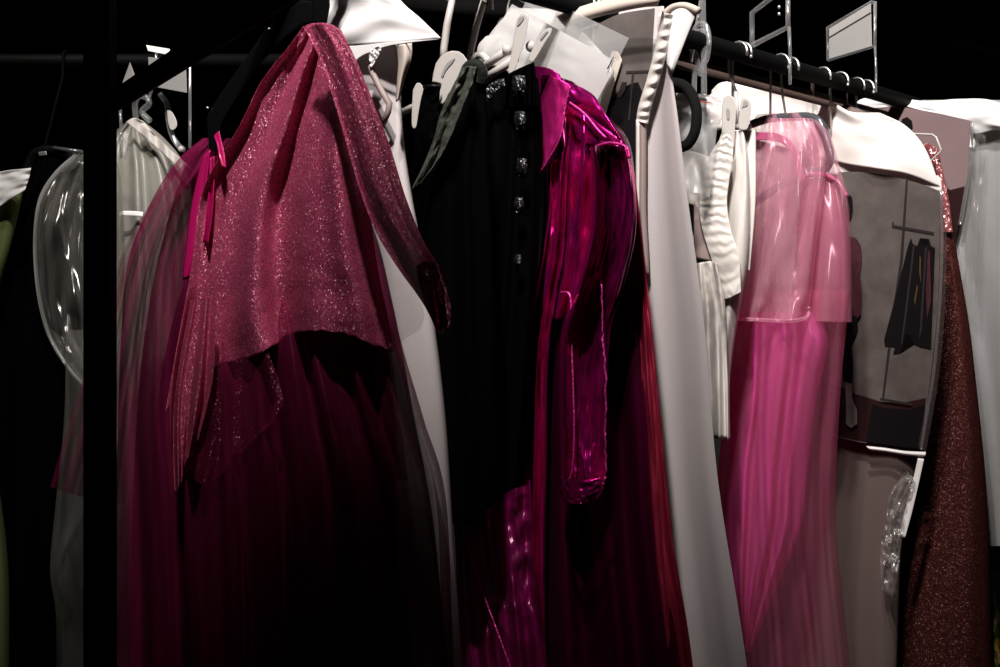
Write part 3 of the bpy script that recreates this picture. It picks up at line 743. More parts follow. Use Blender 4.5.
patch('sleeve_edge', [
    [(612, 50), (618, 52), (622, 60)], [(604, 80), (610, 82), (614, 86)], [(592, 120), (598, 122), (604, 122)], [(588, 160), (592, 162), (596, 162)]
], pw, M['beige'], t, 12, 24, None, 0.06, 0.0008)
patch('front_panel', [
    [(658, 14), (662, 12), (665, 14), (667, 20)],
    [(656, 60), (662, 60), (667, 62), (671, 68)],
    [(642, 112), (656, 110), (668, 112), (678, 118)],
    [(640, 200), (658, 198), (674, 198), (688, 200)],
    [(645, 330), (668, 328), (688, 328), (705, 330)],
    [(655, 480), (680, 480), (700, 480), (718, 480)],
    [(668, 667), (700, 667), (724, 667), (747, 667)],
    [(684, 900), (720, 900), (748, 900), (774, 900)],
], pw, M['whitebag'], t, 40, 80, folds(0.8, 0.012, 3.2, 0.5), 0.07, 0.0008)
patch('turned_flap', [
    [(664, 12), (676, 7), (688, 6), (699, 9)],
    [(665, 25), (674, 22), (684, 20), (693, 22)],
    [(666, 46), (671, 44), (677, 42), (684, 44)],
    [(667, 66), (669, 68), (671, 70), (673, 73)],
], pw, M['whiteflap'], t, 24, 24, lambda u, v: 0.008 * math.sin(3 * u), 0.08, 0.0008)
sweep('rolled_hem', [pw.pt(x, y, 0.085) for x, y in resample([(664, 14), (674, 7), (686, 6), (699, 11)], 20)], 0.0055, M['beige'], t, 10)
rp = [(668, 13), (664, 34), (659, 58), (653, 80), (645, 106), (642, 122)]
patch('ruched_edge', [[(x - 6, y - 1), (x - 2, y), (x + 2, y + 1), (x + 6, y + 2)] for x, y in rp], pw, M['satinwhite'], t, 16, 200,
      lambda u, v: 0.010 * math.sin(3.14 * u) + 0.0022 * math.sin(v * 62 + 3 * u + 2 * fb(v * 9, 3.1)) * math.sin(3.14 * u), 0.084, 0.001)
sweep('piping', [pw.pt(x, y, 0.086) for x, y in resample([(643, 120), (643, 160), (643, 210), (645, 250), (646, 274)], 40)], 0.0058, M['brownpipe'], t, 10)
sweep('side_edge', [pw.pt(x, y, 0.086) for x, y in resample([(639, 120), (639, 190), (640, 260), (642, 300)], 30)], 0.005, M['satinwhite'], t, 8)
h = thing('coat_hanger', 'steel hanger hook at the top of the tall white bag with ruched edge', 'hanger', pw.pt(626, 10))
sweep('hook', [pw.pt(620, 14)] + hook_pts(pw.pt(620, 2), pw.d)[1:], 0.0022, M['steel'], h, 8)
sweep('arm', [pw.pt(600, 40), pw.pt(612, 20), pw.pt(620, 12), pw.pt(640, 22), pw.pt(660, 40)], 0.003, M['steel'], h, 8, 20)

# black padded hanger whose end loops out from behind the bag
pn = Pl(676)
h = thing('coat_hanger', 'thick black padded hanger end curling out beside the tall white bag', 'hanger', pn.pt(668, 100))
sweep('arm', [pn.pt(x, y) for x, y in ((640, 92), (664, 84), (680, 84), (690, 92), (696, 108), (696, 126), (691, 140), (682, 147), (660, 150))], 0.0098, M['blackflock'], h, 14, 70)
sweep('hook', hook_pts(pn.pt(662, 84), pn.d), 0.0025, M['blackplastic'], h, 8)

# ------------------------------------------------------------------ clear plastic hanger and pouch
pc = Pl(700)
h = thing('coat_hanger', 'clear plastic hanger with a looped neck on the rail, left of the steel hook', 'hanger', pc.pt(700, 110))
sweep('stem', [pc.pt(703, -20), pc.pt(703, 8), pc.pt(704, 60), pc.pt(704, 96)], 0.0055, M['acrylic'], h, 10, 24)
sweep('loop', [pc.pt(x, y) for x, y in ((694, 92), (695, 72), (698, 62), (694, 48), (694, 32), (699, 24), (706, 26), (709, 40), (707, 58), (702, 66), (700, 76))], 0.005, M['acrylic'], h, 10, 60)
sweep('hook', hook_pts(pc.pt(703, -10), pc.d), 0.004, M['acrylic'], h, 8)
pt_ = thing('plastic_pouch', 'clear plastic pouch with a red zip line beside the black padded hanger', 'pouch', pc.pt(696, 180))
patch('pouch_film', [
    [(676, 93), (692, 93), (708, 95), (722, 98)],
    [(676, 108), (692, 108), (708, 108), (720, 112)],
    [(678, 130), (692, 132), (704, 134), (716, 138)],
    [(680, 190), (692, 192), (702, 194), (710, 198)],
], pc, M['frostlight'], pt_, 30, 40, lambda u, v: 0.012 * fb(u * 4, v * 6, 3), -0.04)
sweep('zip_line', [pc.pt(692, 101, -0.025), pc.pt(711, 102.5, -0.025)], 0.001, M['redline'], pt_, 6)

# ------------------------------------------------------------------ ivory ruched top on its clip hanger
pp_ = Pl(738)
h = thing('clip_hanger', 'ivory clip hanger with two upright pegs gripping the ruched ivory top', 'hanger', pp_.pt(734, 130))
sweep('bar', [pp_.pt(704, 128), pp_.pt(722, 127), pp_.pt(744, 127), pp_.pt(750, 127)], 0.006, M['whiteplastic'], h, 10)
sweep('brace', [pp_.pt(704, 128), pp_.pt(705, 150), pp_.pt(706, 170)], 0.005, M['whiteplastic'], h, 10)
clip(pp_, [(722, 106), (724, 98), (729, 95), (734, 98), (736, 108), (735, 130), (734, 146), (730, 153), (725, 152), (722, 140)], 0.025, h, [(726, 110), (728, 108), (730, 111), (729.5, 119), (727, 119)])
clip(pp_, [(740, 106), (742, 99), (746, 98), (751, 102), (751, 112), (748, 128), (742, 130), (738, 126)], 0.012, h, [(742, 108), (744, 101), (748, 102), (747, 106), (744, 107)])
sweep('neck', [pp_.pt(737, 127), pp_.pt(737, 108), pp_.pt(736, 92)], 0.004, M['whiteplastic'], h, 8)
sweep('hook', [pp_.pt(736, 92)] + hook_pts(pp_.pt(735, 80), pp_.d)[1:], 0.003, M['steel'], h, 8)
top = thing('ruched_top', 'ivory satin top with a ruched front band, hung by two pegs', 'top', pp_.pt(720, 440))
tube('bodice', [(722, 132, 744, 130, 0.01), (712, 160, 748, 158, 0.02), (700, 200, 750, 200, 0.03), (690, 260, 748, 260, 0.035), (684, 330, 738, 320, 0.04), (690, 380, 730, 380, 0.035), (698, 436, 730, 438, 0.03)], pp_, M['satinwhite'], top, 80, 60, folds(2.0, 0.02, 2.4, 0.5, 0.3, 1.0, 0.003, 5), 0.0)
def ruche(u, v):
    return 0.006 * math.sin(3.14 * u) + 0.0011 * math.sin(v * 105 + 2.6 * fb(u * 4, v * 14)) * max(0, math.sin(3.14 * u)) ** 0.5
patch('ruched_band', [
    [(722, 136), (727, 134), (733, 138)],
    [(710, 155), (721, 154), (733, 158)],
    [(702, 180), (714, 178), (729, 182)],
    [(699, 205), (711, 205), (727, 204)],
    [(702, 230), (715, 230), (731, 230)],
    [(712, 262), (724, 260), (739, 256)],
    [(724, 300), (732, 297), (741, 292)],
], pp_, M['satinwhite'], top, 24, 200, ruche, 0.055, 0.0008)
patch('pocket_panel', [
    [(694, 264), (704, 262), (712, 261), (717, 263)],
    [(696, 300), (706, 300), (716, 298), (725, 302)],
    [(698, 350), (708, 350), (718, 350), (727, 350)],
    [(704, 437), (712, 438), (720, 439), (728, 440)],
], pp_, M['satinwhite'], top, 36, 60, folds(1.6, 0.02, 5.2, 0.9, 0.5, 1.0, 0.003, 5), 0.06, 0.0008)
patch('lining', [
    [(694, 200), (698, 206), (702, 214)], [(694, 230), (702, 236), (708, 244)], [(694, 258), (704, 260), (714, 262)]
], pp_, M['brownpipe'], top, 16, 20, None, 0.05, 0.0008)
patch('inner_panel', [[(680, 150), (696, 152), (712, 158)], [(682, 178), (696, 180), (706, 184)], [(684, 204), (694, 206), (702, 212)]], pp_, M['satinwhite'], top, 20, 24, lambda u, v: 0.01 * fb(u * 3, v * 4, 6), 0.03, 0.0008)
tube('back_panel', [(744, 130, 756, 130, 0.01), (744, 200, 756, 200, 0.02), (744, 270, 750, 270, 0.02)], pp_, M['satinwhite'], top, 32, 30, folds(1, 0.01, 1), -0.02)

# ------------------------------------------------------------------ candy pink organza dress
pq = Pl(790)
h = thing('coat_hanger', 'dark glossy rounded hanger under the candy pink organza dress', 'hanger', pq.pt(785, 120))
sweep('arm', [pq.pt(x, y, 0.0) for x, y in ((752, 124), (768, 119), (790, 117), (810, 117), (821, 124), (827, 142), (830, 158), (824, 170), (808, 173), (780, 186), (750, 206))], 0.0088, M['irid'], h, 16, 90)
sweep('hook', [pq.pt(786, 117)] + hook_pts(pq.pt(780, 92), pq.d)[1:], 0.0026, M['steel'], h, 8)
dq = thing('organza_dress', 'sheer candy pink organza dress with a gathered skirt on a dark rounded hanger', 'dress', pq.pt(770, 680))
tube('bodice', [(756, 114, 812, 112, 0.006), (749, 135, 830, 135, 0.025), (744, 165, 839, 165, 0.04), (740, 200, 848, 200, 0.05), (734, 250, 851, 250, 0.06), (720, 318, 852, 322, 0.07)], pq, M['candy'], dq, 160, 80, folds(2.6, 0.05, 3.1, 0.3, 0.5, 1.0, 0.004, 5), 0.0)
tube('cape', [(770, 118, 812, 118, 0.01), (762, 160, 826, 160, 0.05), (744, 230, 818, 230, 0.08), (728, 290, 812, 290, 0.09), (720, 322, 808, 320, 0.09)], pq, M['candy'], dq, 160, 70, folds(2.0, 0.05, 6.1, 0.3, 0.6, 1.0, 0.004, 5), 0.03)
sweep('cape_hem', [pq.pt(x, y, 0.125 + 0.02 * math.sin(i * 0.31)) for i, (x, y) in enumerate(resample([(720, 330), (721, 321), (740, 319), (765, 320), (790, 321), (807, 317), (809, 308)], 60))], 0.0034, M['candy'], dq, 8)
tube('corset', [(802, 180, 838, 176, 0.02), (798, 220, 847, 220, 0.035), (794, 270, 850, 270, 0.04), (790, 322, 851, 322, 0.045)], pq, M['corset'], dq, 60, 40, folds(2, 0.012, 3), -0.01)
sweep('corset_binding', [pq.pt(x, y, 0.02) for x, y in resample([(800, 182), (808, 175), (824, 175), (838, 182), (847, 197)], 30)], 0.005, M['corsetedge'], dq, 8)
patch('neck_strap', [[(752, 132), (752, 140)], [(775, 133), (774, 141)], [(790, 140), (786, 146)], [(798, 152), (793, 157)], [(802, 168), (796, 171)], [(806, 180), (799, 182)]], pq, M['corsetedge'], dq, 8, 40, None, 0.035, 0.0008)
tube('skirt', [(726, 312, 820, 312, 0.05), (723, 345, 828, 345, 0.06), (726, 400, 816, 400, 0.065), (718, 470, 808, 470, 0.065), (719, 530, 800, 530, 0.06), (726, 590, 778, 585, 0.05), (736, 630, 760, 628, 0.03), (744, 652, 750, 652, 0.01)], pq, M['candyskirt'], dq, 160, 100, folds(3.5, 0.04, 1.4, 0.5, 0.2, 1.0, 0.003, 5), 0.0)
tube('veil', [(740, 290, 850, 290, 0.04), (730, 400, 840, 400, 0.07), (732, 520, 836, 520, 0.075), (742, 667, 850, 667, 0.075), (750, 860, 866, 860, 0.08)], pq, M['candyveil'], dq, 140, 70, folds(4.5, 0.04, 5.4, 0.4, 0.2), 0.02)

# ------------------------------------------------------------------ cream bag carrying the large photo
pr = Pl(856)
t = thing('garment_bag', 'cream garment bag with a full-length photo of a person on its front', 'garment bag', pr.pt(820, 900))
tube('bag_body', [(716, 92, 815, 92, 0.012), (714, 114, 872, 116, 0.03), (716, 150, 922, 150, 0.04), (722, 192, 938, 192, 0.045), (728, 330, 937, 330, 0.05), (732, 450, 921, 452, 0.05), (738, 540, 903, 540, 0.05), (744, 667, 897, 667, 0.05), (752, 900, 890, 900, 0.05)], pr, M['taupebag'], t, 80, 60, folds(1.6, 0.014, 5.1, 0.5), 0.0, 0.5)
patch('shoulder_cover', [
    [(712, 90), (724, 82), (760, 83), (800, 88), (818, 94), (836, 104), (852, 112), (880, 113)],
    [(710, 104), (728, 98), (764, 100), (806, 104), (830, 112), (854, 122), (880, 124), (906, 126)],
    [(714, 120), (732, 116), (770, 122), (812, 128), (840, 136), (866, 142), (898, 146), (926, 150)],
    [(724, 130), (740, 134), (776, 146), (816, 156), (846, 164), (874, 168), (908, 174), (940, 187)],
], pr, M['cream'], t, 70, 40, lambda u, v: 0.018 * math.sin(u * 9 + 1.2 * v) * (0.3 + v) + 0.006 * fb(u * 6, v * 4, 2), 0.066, 0.0012)
tube('rolled_end', [(708, 96, 724, 86, 0.01), (706, 106, 724, 98, 0.02), (708, 118, 722, 116, 0.02), (712, 126, 720, 126, 0.01)], pr, M['cream'], t, 32, 20, None, 0.08)
patch('cover_lining', [
    [(826, 150), (850, 152), (880, 158), (915, 165), (941, 178)],
    [(828, 176), (856, 174), (886, 178), (916, 184), (942, 194)],
], pr, M['cream'], t, 30, 8, None, 0.05, 0.0008)
pb_ = photo('photo_print', pr, 0.074, [[(838, 172), (862, 172), (890, 176), (915, 182), (940, 191)], [(830, 300), (860, 302), (888, 306), (914, 310), (937, 314)], [(819, 431), (845, 439), (870, 444), (896, 447), (921, 450)]],
      [('ph_floor', [(823, 382), (840, 386), (856, 394), (882, 402), (906, 402), (926, 398), (921, 449), (870, 443), (845, 438), (820, 430)]),
       ('ph_line', [(906, 178), (908, 178), (903, 260), (893, 330), (884, 398), (882, 398), (890, 330), (900, 260)]),
       ('ph_line', [(892, 222), (894, 222), (894, 225), (934, 232), (934, 235), (893, 227.5), (892, 228)]),
       ('ph_dark', [(908, 246), (911, 238), (913, 244), (917, 246), (920, 238), (922, 245), (926, 247), (929, 239), (931, 246), (935, 248), (933, 300), (931, 349), (921, 347), (914, 344), (911, 336), (906, 334), (900, 353), (893, 354), (895, 347), (885, 346), (884, 340), (893, 306), (899, 282)]),
       ('ph_line', [(913, 246), (915, 244), (906, 320), (902, 345), (901, 343)]), ('ph_line', [(925, 248), (927, 246), (922, 330), (919, 340)]),
       ('ph_yellow', [(919.5, 255), (921, 258), (921, 284), (919, 272)]), ('ph_yellow', [(917, 284), (918, 288), (915, 306), (914, 300)]),
       ('ph_jacket', [(928, 250), (930, 252), (931, 300), (927, 320), (926, 290)]),
       ('ph_dark', [(872, 404), (884, 408), (910, 410), (925, 404), (921, 449), (896, 446), (866, 442)]),
       ('ph_line', [(880, 398), (912, 403), (912, 405), (880, 400.5)]),
       ('ph_dark', [(842, 205), (843, 197), (848, 194), (852, 197), (853, 208), (851, 217), (847, 222), (846, 228), (840, 230)]),
       ('ph_jacket', [(838, 236), (848, 236), (856, 238), (861, 246), (862, 256), (860, 274), (862, 292), (861, 314), (858, 318), (840, 318)]),
       ('ph_dark', [(840, 316), (857, 316), (858, 328), (851, 344), (853, 362), (852, 384), (845, 384), (841, 366), (838, 345)]),
       ('ph_grey', [(845, 382), (852, 384), (852, 398), (857, 410), (857, 424), (851, 428), (846, 424), (846, 404)])], t)
sweep('print_edge', [pr.pt(x, y, 0.08) for x, y in resample([(941, 190), (942, 240), (940, 300), (934, 370), (926, 420), (921, 450)], 40)], 0.0032, M['acrylic'], t, 8)
patch('sleeve_strip', [[(938, 188), (945, 190)], [(939, 240), (947, 240)], [(936, 310), (945, 310)], [(930, 380), (938, 382)], [(918, 446), (926, 452)]], pr, M['clear'], t, 8, 40, None, 0.082)
patch('bottom_strip', [[(866, 446), (885, 448), (905, 451), (926, 452)], [(870, 450), (886, 452), (905, 455), (925, 457)]], pr, M['whitecard'], t, 24, 6, lambda u, v: 0.006 * math.sin(3 * v), 0.085, 0.001)
patch('side_strip', [[(918, 458), (924, 459)], [(913, 480), (919, 482)], [(905, 510), (912, 512)], [(899, 536), (905, 538)]], pr, M['whitecard'], t, 8, 30, None, 0.085, 0.001)
patch('crumpled_film', [
    [(906, 470), (912, 476), (916, 482)],
    [(890, 495), (900, 500), (908, 505)],
    [(886, 520), (895, 525), (903, 530)],
    [(882, 538), (890, 545), (900, 550)],
    [(880, 560), (888, 566), (898, 575)],
    [(882, 590), (886, 592), (896, 600)],
], pr, M['crumple'], t, 40, 70, lambda u, v: 0.02 * fb(u * 3, v * 7, 2) + 0.012 * fb(u * 7, v * 15, 5), 0.09)
h = thing('coat_hanger', 'steel hook on the rail above the cream bag with the photo', 'hanger', pr.pt(806, 88))
sweep('hook', [pr.pt(812, 90), pr.pt(812, 70)] + hook_pts(pr.pt(810, 66), rail_d(822))[1:], 0.0026, M['steel'], h, 8)

# ------------------------------------------------------------------ sequinned wine gown and its wire hanger
ps = Pl(944, 2.68)
gn = thing('sequin_gown', 'long wine red sequinned gown with a narrow top, beside the photo bag', 'gown', ps.pt(945, 900))
tube('gown_body', [(926, 196, 948, 198, 0.01), (930, 225, 952, 225, 0.02), (930, 270, 960, 270, 0.03), (928, 330, 970, 330, 0.045), (920, 400, 978, 400, 0.055), (912, 470, 985, 470, 0.065), (903, 540, 989, 540, 0.075), (897, 600, 991, 600, 0.08), (892, 667, 993, 667, 0.085), (886, 900, 1000, 900, 0.09)], ps, M['gown'], gn, 90, 80, folds(2.2, 0.007, 3.6), 0.0)
tube('beaded_strap', [(918, 145, 928, 143, 0.006), (926, 152, 938, 150, 0.01), (935, 170, 942, 168, 0.01), (940, 200, 949, 200, 0.014), (942, 232, 953, 232, 0.014)], ps, M['gowntop'], gn, 40, 40, lambda u, v: 0.004 * fb(u * 14, v * 30), 0.02)
h = thing('coat_hanger', 'bent white wire hanger end poking out above the sequinned gown', 'hanger', ps.pt(925, 135))
sweep('arm', [ps.pt(x, y, 0.045) for x, y in ((880, 150), (896, 137), (908, 133.5), (932, 134.5), (936, 137), (941, 149), (940, 152), (931, 161), (915, 168))], 0.0022, M['whiteplastic'], h, 8, 0)
sweep('hook', hook_pts(ps.pt(908, 133, 0.045), ps.d), 0.002, M['steel'], h, 8)

# ------------------------------------------------------------------ grey bag at the right
pu = Pl(990, 2.78)
t = thing('garment_bag', 'grey garment bag with a white shoulder cover, at the right edge of the rack', 'garment bag', pu.pt(980, 545))
tube('bag_body', [(872, 100, 1010, 100, 0.015), (860, 116, 1030, 118, 0.03), (868, 170, 1040, 170, 0.05), (890, 260, 1045, 260, 0.06), (930, 400, 1048, 400, 0.06), (950, 546, 1050, 546, 0.06)], pu, M['greybag'], t, 80, 60, folds(2.2, 0.02, 2.6, 0.4, 0.1, 1.0, 0.002, 5), 0.0, 0.5)
patch('shoulder_cover', [
    [(848, 112), (862, 99), (890, 97), (925, 101), (960, 99), (990, 100), (1020, 112)],
    [(850, 118), (872, 104), (894, 102), (926, 108), (962, 110), (992, 112), (1026, 124)],
    [(858, 126), (880, 108), (900, 106), (930, 113), (968, 121), (996, 124), (1030, 134)],
    [(862, 132), (884, 112), (904, 110), (934, 118), (972, 134), (1000, 130), (1034, 142)],
], pu, M['whiteflap'], t, 60, 24, lambda u, v: 0.012 * math.sin(3 * v) + 0.006 * fb(u * 9, v * 4, 3), 0.07, 0.001)
photo('photo_print', pu, 0.09, [[(872, 108), (900, 107), (936, 113), (972, 121)], [(876, 160), (905, 160), (936, 168), (967, 180)], [(880, 250), (905, 252), (930, 254), (950, 256)]],
      [('ph_dark', [(900, 126), (902, 119), (907, 117), (912, 121), (913, 128), (910, 134), (905, 138), (901, 134)]),
       ('ph_floor', [(930, 176), (950, 190), (966, 186), (962, 206), (952, 254), (930, 253), (925, 210)])], t, base='ph_warm')
sweep('sleeve_edge', [pu.pt(x, y, 0.1) for x, y in resample([(972, 121), (970, 160), (966, 190), (960, 225)], 20)], 0.0042, M['acrylic'], t, 8)
patch('clear_film', [[(970, 126), (978, 130), (986, 136)], [(968, 170), (976, 176), (984, 180)], [(962, 230), (972, 232), (982, 240)], [(960, 300), (970, 310), (980, 320)]], pu, M['clear'], t, 24, 50, lambda u, v: 0.01 * fb(u * 4, v * 8, 6), 0.1)

# printed garment peeping out at bottom right
pf = Pl(1000, 2.90, 43)
tag(patch('floral_garment', [[(985, 170), (1000, 165), (1022, 165)], [(978, 350), (1000, 350), (1026, 350)], [(975, 500), (1000, 500), (1030, 500)], [(975, 600), (1002, 600), (1036, 600)], [(978, 700), (1004, 700), (1040, 700)], [(980, 800), (1006, 800), (1044, 800)]], pf, M['floral'], None, 40, 80, folds(3, 0.04, 1.2), 0.0, 0.001), 'brightly flowered fabric peeping out beside the gown hem at bottom right', 'garment')

# ------------------------------------------------------------------ rail dividers and lone hooks
def frame_bar(name, pl, pts, r, m, parent, off=0.0):
    return sweep(name, [pl.pt(x, y, off) for x, y in pts], r, m, parent, 8)

pv = Pl(772)
t = thing('rail_divider', 'open clear acrylic frame divider standing on the rail', 'divider', pv.pt(770, 44))
frame_bar('frame', pv, [(752, 46), (752, 13), (771, -2), (788, -14), (788, 27), (757, 43), (752, 46)], (0.0055), M['acrylic'], t)
frame_bar('stem', pv, [(789, 27), (790, 50), (790, 84)], 0.0035, M['acrylic'], t)
for y in (7, 14):
    ball('steel_dot', pv.pt(779, y, 0.004), 0.0035, M['steel'], t)
pv2 = Pl(852)
t = thing('rail_divider', 'clear acrylic rail divider holding a pale grey card', 'divider', pv2.pt(850, 58))
slab('card', [(829, 30), (871, 5), (872, 46), (829, 59)], pv2, 0.0, 0.003, M['frostpanel'], t, 0.0008)
slab('card_slot', [(829, 29), (871, 3), (871, 12), (829, 37)], pv2, 0.004, 0.002, M['greyplastic'], t, 0.0005)
frame_bar('frame', pv2, [(828, 60), (827.5, 28), (872, 2), (875, 2), (875, 46), (828, 60)], 0.004, M['acrylic'], t)
frame_bar('stem', pv2, [(875, 46), (876, 70), (876, 92)], 0.0025, M['acrylic'], t)

for px, y1, lab in ((738, 78, 'short steel hook on the rail, left of the open acrylic frame'), (776, 84, 'steel hook on the rail directly under the open acrylic frame'), (836, 96, 'small steel hook on the rail under the pale card, nearer its left corner'), (862, 104, 'small steel hook on the rail under the right end of the pale card')):
    d = rail_d(px) + 0.01
    c = railpt(d)
    hp = [c - TD * 0.0 + TD * 0.022 + Vector((0, 0, -0.06)) ] 
    h = thing('hanger_hook', lab, 'hook', c + Vector((0, 0, -0.06)))
    hp = hook_pts(c - TD * 0.022 + Vector((0, 0, -0.1)), d, 0.022)
    sweep('hook_wire', hp, 0.0026, M['steel'], h, 8)
    ball('hook_tip', hp[-1], 0.0034, M['steel'], h)

# ------------------------------------------------------------------ clothes on the far left rack
XT = Vector((1, 0, 0))
def far_hook(base, X, r, m, parent):
    c = Vector((X, D2, RZ))
    return sweep('hook', hook_pts(base, 0, 0.02, 1, (c, Vector((0, 1, 0)))), r, m, parent, 8)

pe = Pl(150, 2.36, 12)
t = thing('pale_gown', 'pale grey satin gown seen behind the tulle dress, right of the near post', 'gown', pe.pt(160, 700))
tube('gown_body', [(126, 122, 142, 120, 0.01), (108, 140, 166, 140, 0.03), (98, 170, 186, 168, 0.05), (95, 220, 196, 220, 0.06), (98, 330, 200, 330, 0.07), (96, 480, 206, 480, 0.08), (92, 667, 214, 667, 0.09), (88, 820, 222, 820, 0.1)], pe, M['palegown'], t, 100, 70, folds(4, 0.03, 3.7, 0.4, 0.1, 1.0, 0.003, 5), 0.0)
patch('shoulder_ruffle', [[(126, 122), (134, 118), (144, 122)], [(148, 140), (152, 134), (158, 138)], [(168, 158), (172, 152), (177, 156)], [(184, 172), (188, 166), (193, 172)]], pe, M['satinwhite'], t, 16, 50, lambda u, v: 0.005 * math.sin(v * 22 + 4 * u), 0.07, 0.001)
patch('white_tag', [[(122, 211), (132, 211), (143, 212)], [(122, 216), (132, 216), (143, 217)]], pe, M['whitecard'], t, 8, 4, None, 0.09, 0.001)
h = thing('coat_hanger', 'curved clear plastic hanger above the pale grey gown', 'hanger', pe.pt(150, 110))
sweep('hook', [pe.pt(x, y) for x, y in ((136, 118), (135, 104), (139, 96), (147, 98), (149, 104), (142, 112), (150, 121))], 0.006, M['acrylic'], h, 10, 40)
sweep('arm', [pe.pt(x, y, 0.0) for x, y in ((160, 94), (167, 104), (168, 116), (171, 132), (177, 144), (184, 150))], 0.0055, M['acrylic'], h, 10, 40)
slab('shoulder_pad', [(167, 110), (172, 112), (177, 122), (176, 128), (171, 130), (168, 122)], pe, 0.012, 0.008, M['whiteplastic'], h, 0.002, smooth=20)
ball('bead', pe.pt(181, 149, 0.01), 0.006, M['whiteplastic'], h)
far_hook(pe.pt(150, 96), pe.pt(150, 96).x, 0.003, M['acrylic'], h)
t = thing('rail_divider', 'clear acrylic divider with a white strip, behind the near slanting bar', 'divider', pe.pt(165, 90, 0.03))
slab('panel', [(148, 57), (186, 61), (187, 93), (150, 86)], pe, 0.05, 0.003, M['frostpanel'], t, 0.0008)
slab('white_strip', [(146, 45), (170, 49), (169, 55), (148, 51)], pe, 0.056, 0.004, M['whitecard'], t, 0.0008)
frame_bar('frame', pe, [(187, 60), (190, 62), (190, 110), (190, 148)], 0.003, M['acrylic'], t, 0.05)
frame_bar('frame', pe, [(120, 104), (121, 125), (121, 150)], 0.003, M['acrylic'], t, 0.05)
slab('corner_piece', [(130, 62), (136, 78), (124, 88), (122, 84)], pe, 0.05, 0.003, M['frostpanel'], t, 0.0008)

pcl = Pl(70, 2.26, 12)
t = thing('clear_cover', 'clear plastic clothes cover bulging out left of the near post', 'cover', pcl.pt(80, 700))
tube('shoulder_bulge', [(74, 152, 112, 150, 0.008), (56, 172, 120, 172, 0.03), (40, 200, 122, 200, 0.05), (34, 240, 122, 240, 0.06), (37, 290, 122, 290, 0.06), (47, 335, 120, 335, 0.05), (66, 368, 116, 368, 0.03), (84, 388, 110, 388, 0.01)], pcl, M['clear'], t, 90, 70, lambda u, v: 0.024 * fb(u * 5, v * 6, 2) + 0.016 * fb(u * 11, v * 9, 5), 0.0)
sweep('bulge_edge', [pcl.pt(x, y, 0.01) for x, y in resample([(80, 152), (56, 173), (40, 200), (35, 240), (38, 290), (48, 332), (66, 364), (84, 386)], 60)], 0.0035, M['frostlight'], t, 8)
tube('cover_length', [(66, 330, 150, 330, 0.05), (64, 420, 150, 420, 0.06), (56, 500, 148, 500, 0.06), (50, 570, 146, 570, 0.06), (56, 620, 146, 620, 0.06), (55, 720, 148, 720, 0.06), (50, 820, 150, 820, 0.06)], pcl, M['clear'], t, 90, 60, lambda u, v: 0.025 * fb(u * 4, v * 5, 9) + 0.008 * fb(u * 12, v * 12, 5), 0.02)
h = thing('coat_hanger', 'black hanger with a small steel clip, left of the near post', 'hanger', Pl(45, 2.3, 12).pt(42, 155))
pz = Pl(45, 2.3, 12)
sweep('arm', [pz.pt(x, y, 0.03) for x, y in ((26, 172), (32, 156), (42, 150), (56, 150), (68, 154))], 0.008, M['blackplastic'], h, 10, 24)
slab('clip', [(38, 152), (46, 151), (47, 155), (39, 156)], pz, 0.045, 0.006, M['steel'], h, 0.001)
sweep('bar', [pz.pt(54, 148, 0.04), pz.pt(82, 152, 0.04)], 0.004, M['irid'], h, 8)
far_hook(pz.pt(44, 150), pz.pt(44, 150).x, 0.003, M['rackblack'], h)
tag(tube('black_garment', [(36, 158, 58, 158, 0.012), (30, 180, 70, 178, 0.03), (14, 240, 80, 240, 0.05), (2, 290, 84, 290, 0.06), (-14, 400, 86, 400, 0.07), (-10, 560, 66, 560, 0.08), (8, 667, 62, 667, 0.08), (2, 820, 66, 820, 0.08)], Pl(40, 2.38, 12), M['blackcloth'], None, 80, 60, folds(3, 0.02, 1.7), 0.0), 'plain black garment between the olive one and the clear cover', 'garment')
pgz = Pl(0, 2.3, 12)
t = thing('olive_garment', 'olive green garment under a white shoulder cover at the far left edge', 'garment', pgz.pt(0, 800))
tube('garment_body', [(-30, 180, 26, 178, 0.02), (-50, 210, 20, 208, 0.04), (-60, 250, 10, 250, 0.05), (-64, 300, -2, 300, 0.06), (-66, 420, -8, 420, 0.07), (-62, 560, 8, 560, 0.08), (-60, 680, 10, 680, 0.08), (-60, 820, 12, 820, 0.08)], pgz, M['green'], t, 70, 50, folds(3, 0.02, 2.2), 0.0)
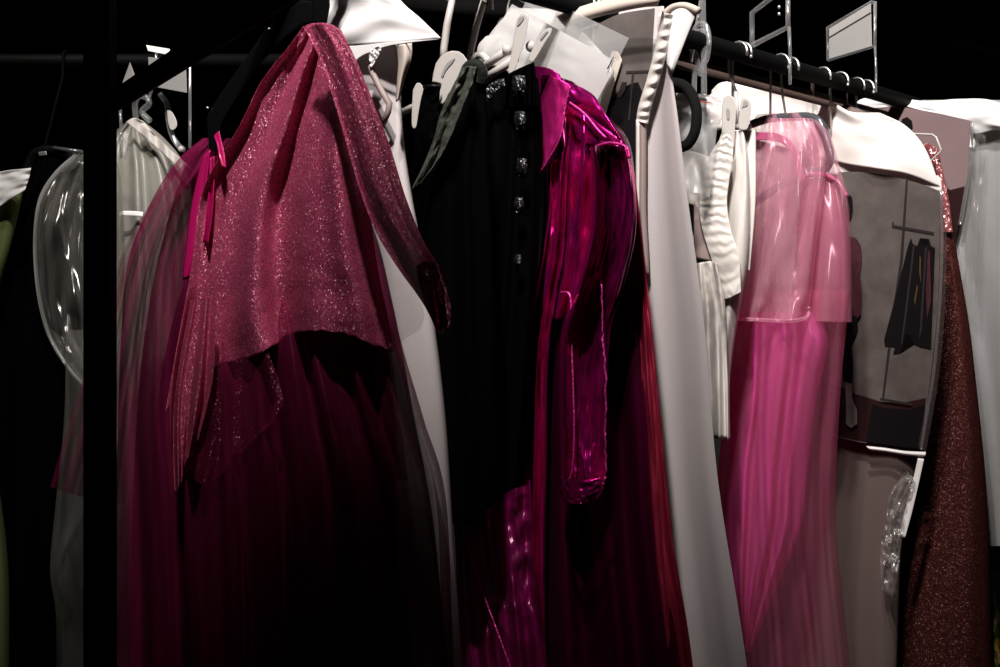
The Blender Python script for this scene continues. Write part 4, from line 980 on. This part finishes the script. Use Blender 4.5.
patch('shoulder_cover', [[(-50, 190), (-24, 178), (4, 171), (31, 168)], [(-54, 206), (-24, 196), (4, 186), (29, 178)], [(-58, 240), (-26, 224), (0, 206), (25, 190)], ], pgz, M['whiteflap'], t, 40, 24, lambda u, v: 0.01 * math.sin(u * 8) + 0.008 * fb(u * 5, v * 5), 0.07, 0.001)

# ------------------------------------------------------------------ light, world, camera
def spot(name, loc, target, power, size, blend, radius, c):
    l = bpy.data.lights.new(name, 'SPOT'); l.energy = power; l.spot_size = math.radians(size); l.spot_blend = blend; l.shadow_soft_size = radius; l.color = c
    o = bpy.data.objects.new(name, l); COL.objects.link(o); o.location = loc
    o.rotation_euler = (Vector(target) - Vector(loc)).to_track_quat('-Z', 'Y').to_euler()
    return o
# unseen spots added in a row, cones aimed high so light fades downwards
for X, d, ox, pw_, cone, c in ((-0.24, 1.55, 0.02, 330, 45, (1.0, 0.95, 0.93)), (0.06, 1.9, -0.2, 240, 56, (1.0, 0.95, 0.93)), (0.45, 2.3, -0.22, 275, 46, (1.0, 0.95, 0.92)),
                               (0.95, 2.75, -0.2, 190, 45, (1.0, 0.94, 0.92)), (-0.9, 2.3, -0.2, 90, 40, (1.0, 0.97, 0.88))):
    spot('added_spot', (X + ox, d - 1.25, 3.1), (X, d, 2.0), pw_, cone, 1.0, 0.05, c)
w = bpy.data.worlds.new('dark'); scn.world = w; w.use_nodes = True
w.node_tree.nodes['Background'].inputs[0].default_value = (0.9, 0.8, 0.8, 1)
w.node_tree.nodes['Background'].inputs[1].default_value = 0.005

cam = bpy.data.cameras.new('camera'); co = bpy.data.objects.new('camera', cam); COL.objects.link(co)
co.location = (0, 0, CZ); co.rotation_euler = (math.radians(90), 0, 0)
cam.sensor_width = 36; cam.sensor_fit = 'HORIZONTAL'; cam.lens = F / 1000 * 36; cam.clip_start = 0.05
scn.camera = co
scn.view_settings.view_transform = 'Standard'; scn.view_settings.look = 'None'
scn.view_settings.exposure = 0; scn.view_settings.gamma = 1; scn.view_settings.use_curve_mapping = False
scn.cycles.transparent_max_bounces = 40; scn.cycles.max_bounces = 8
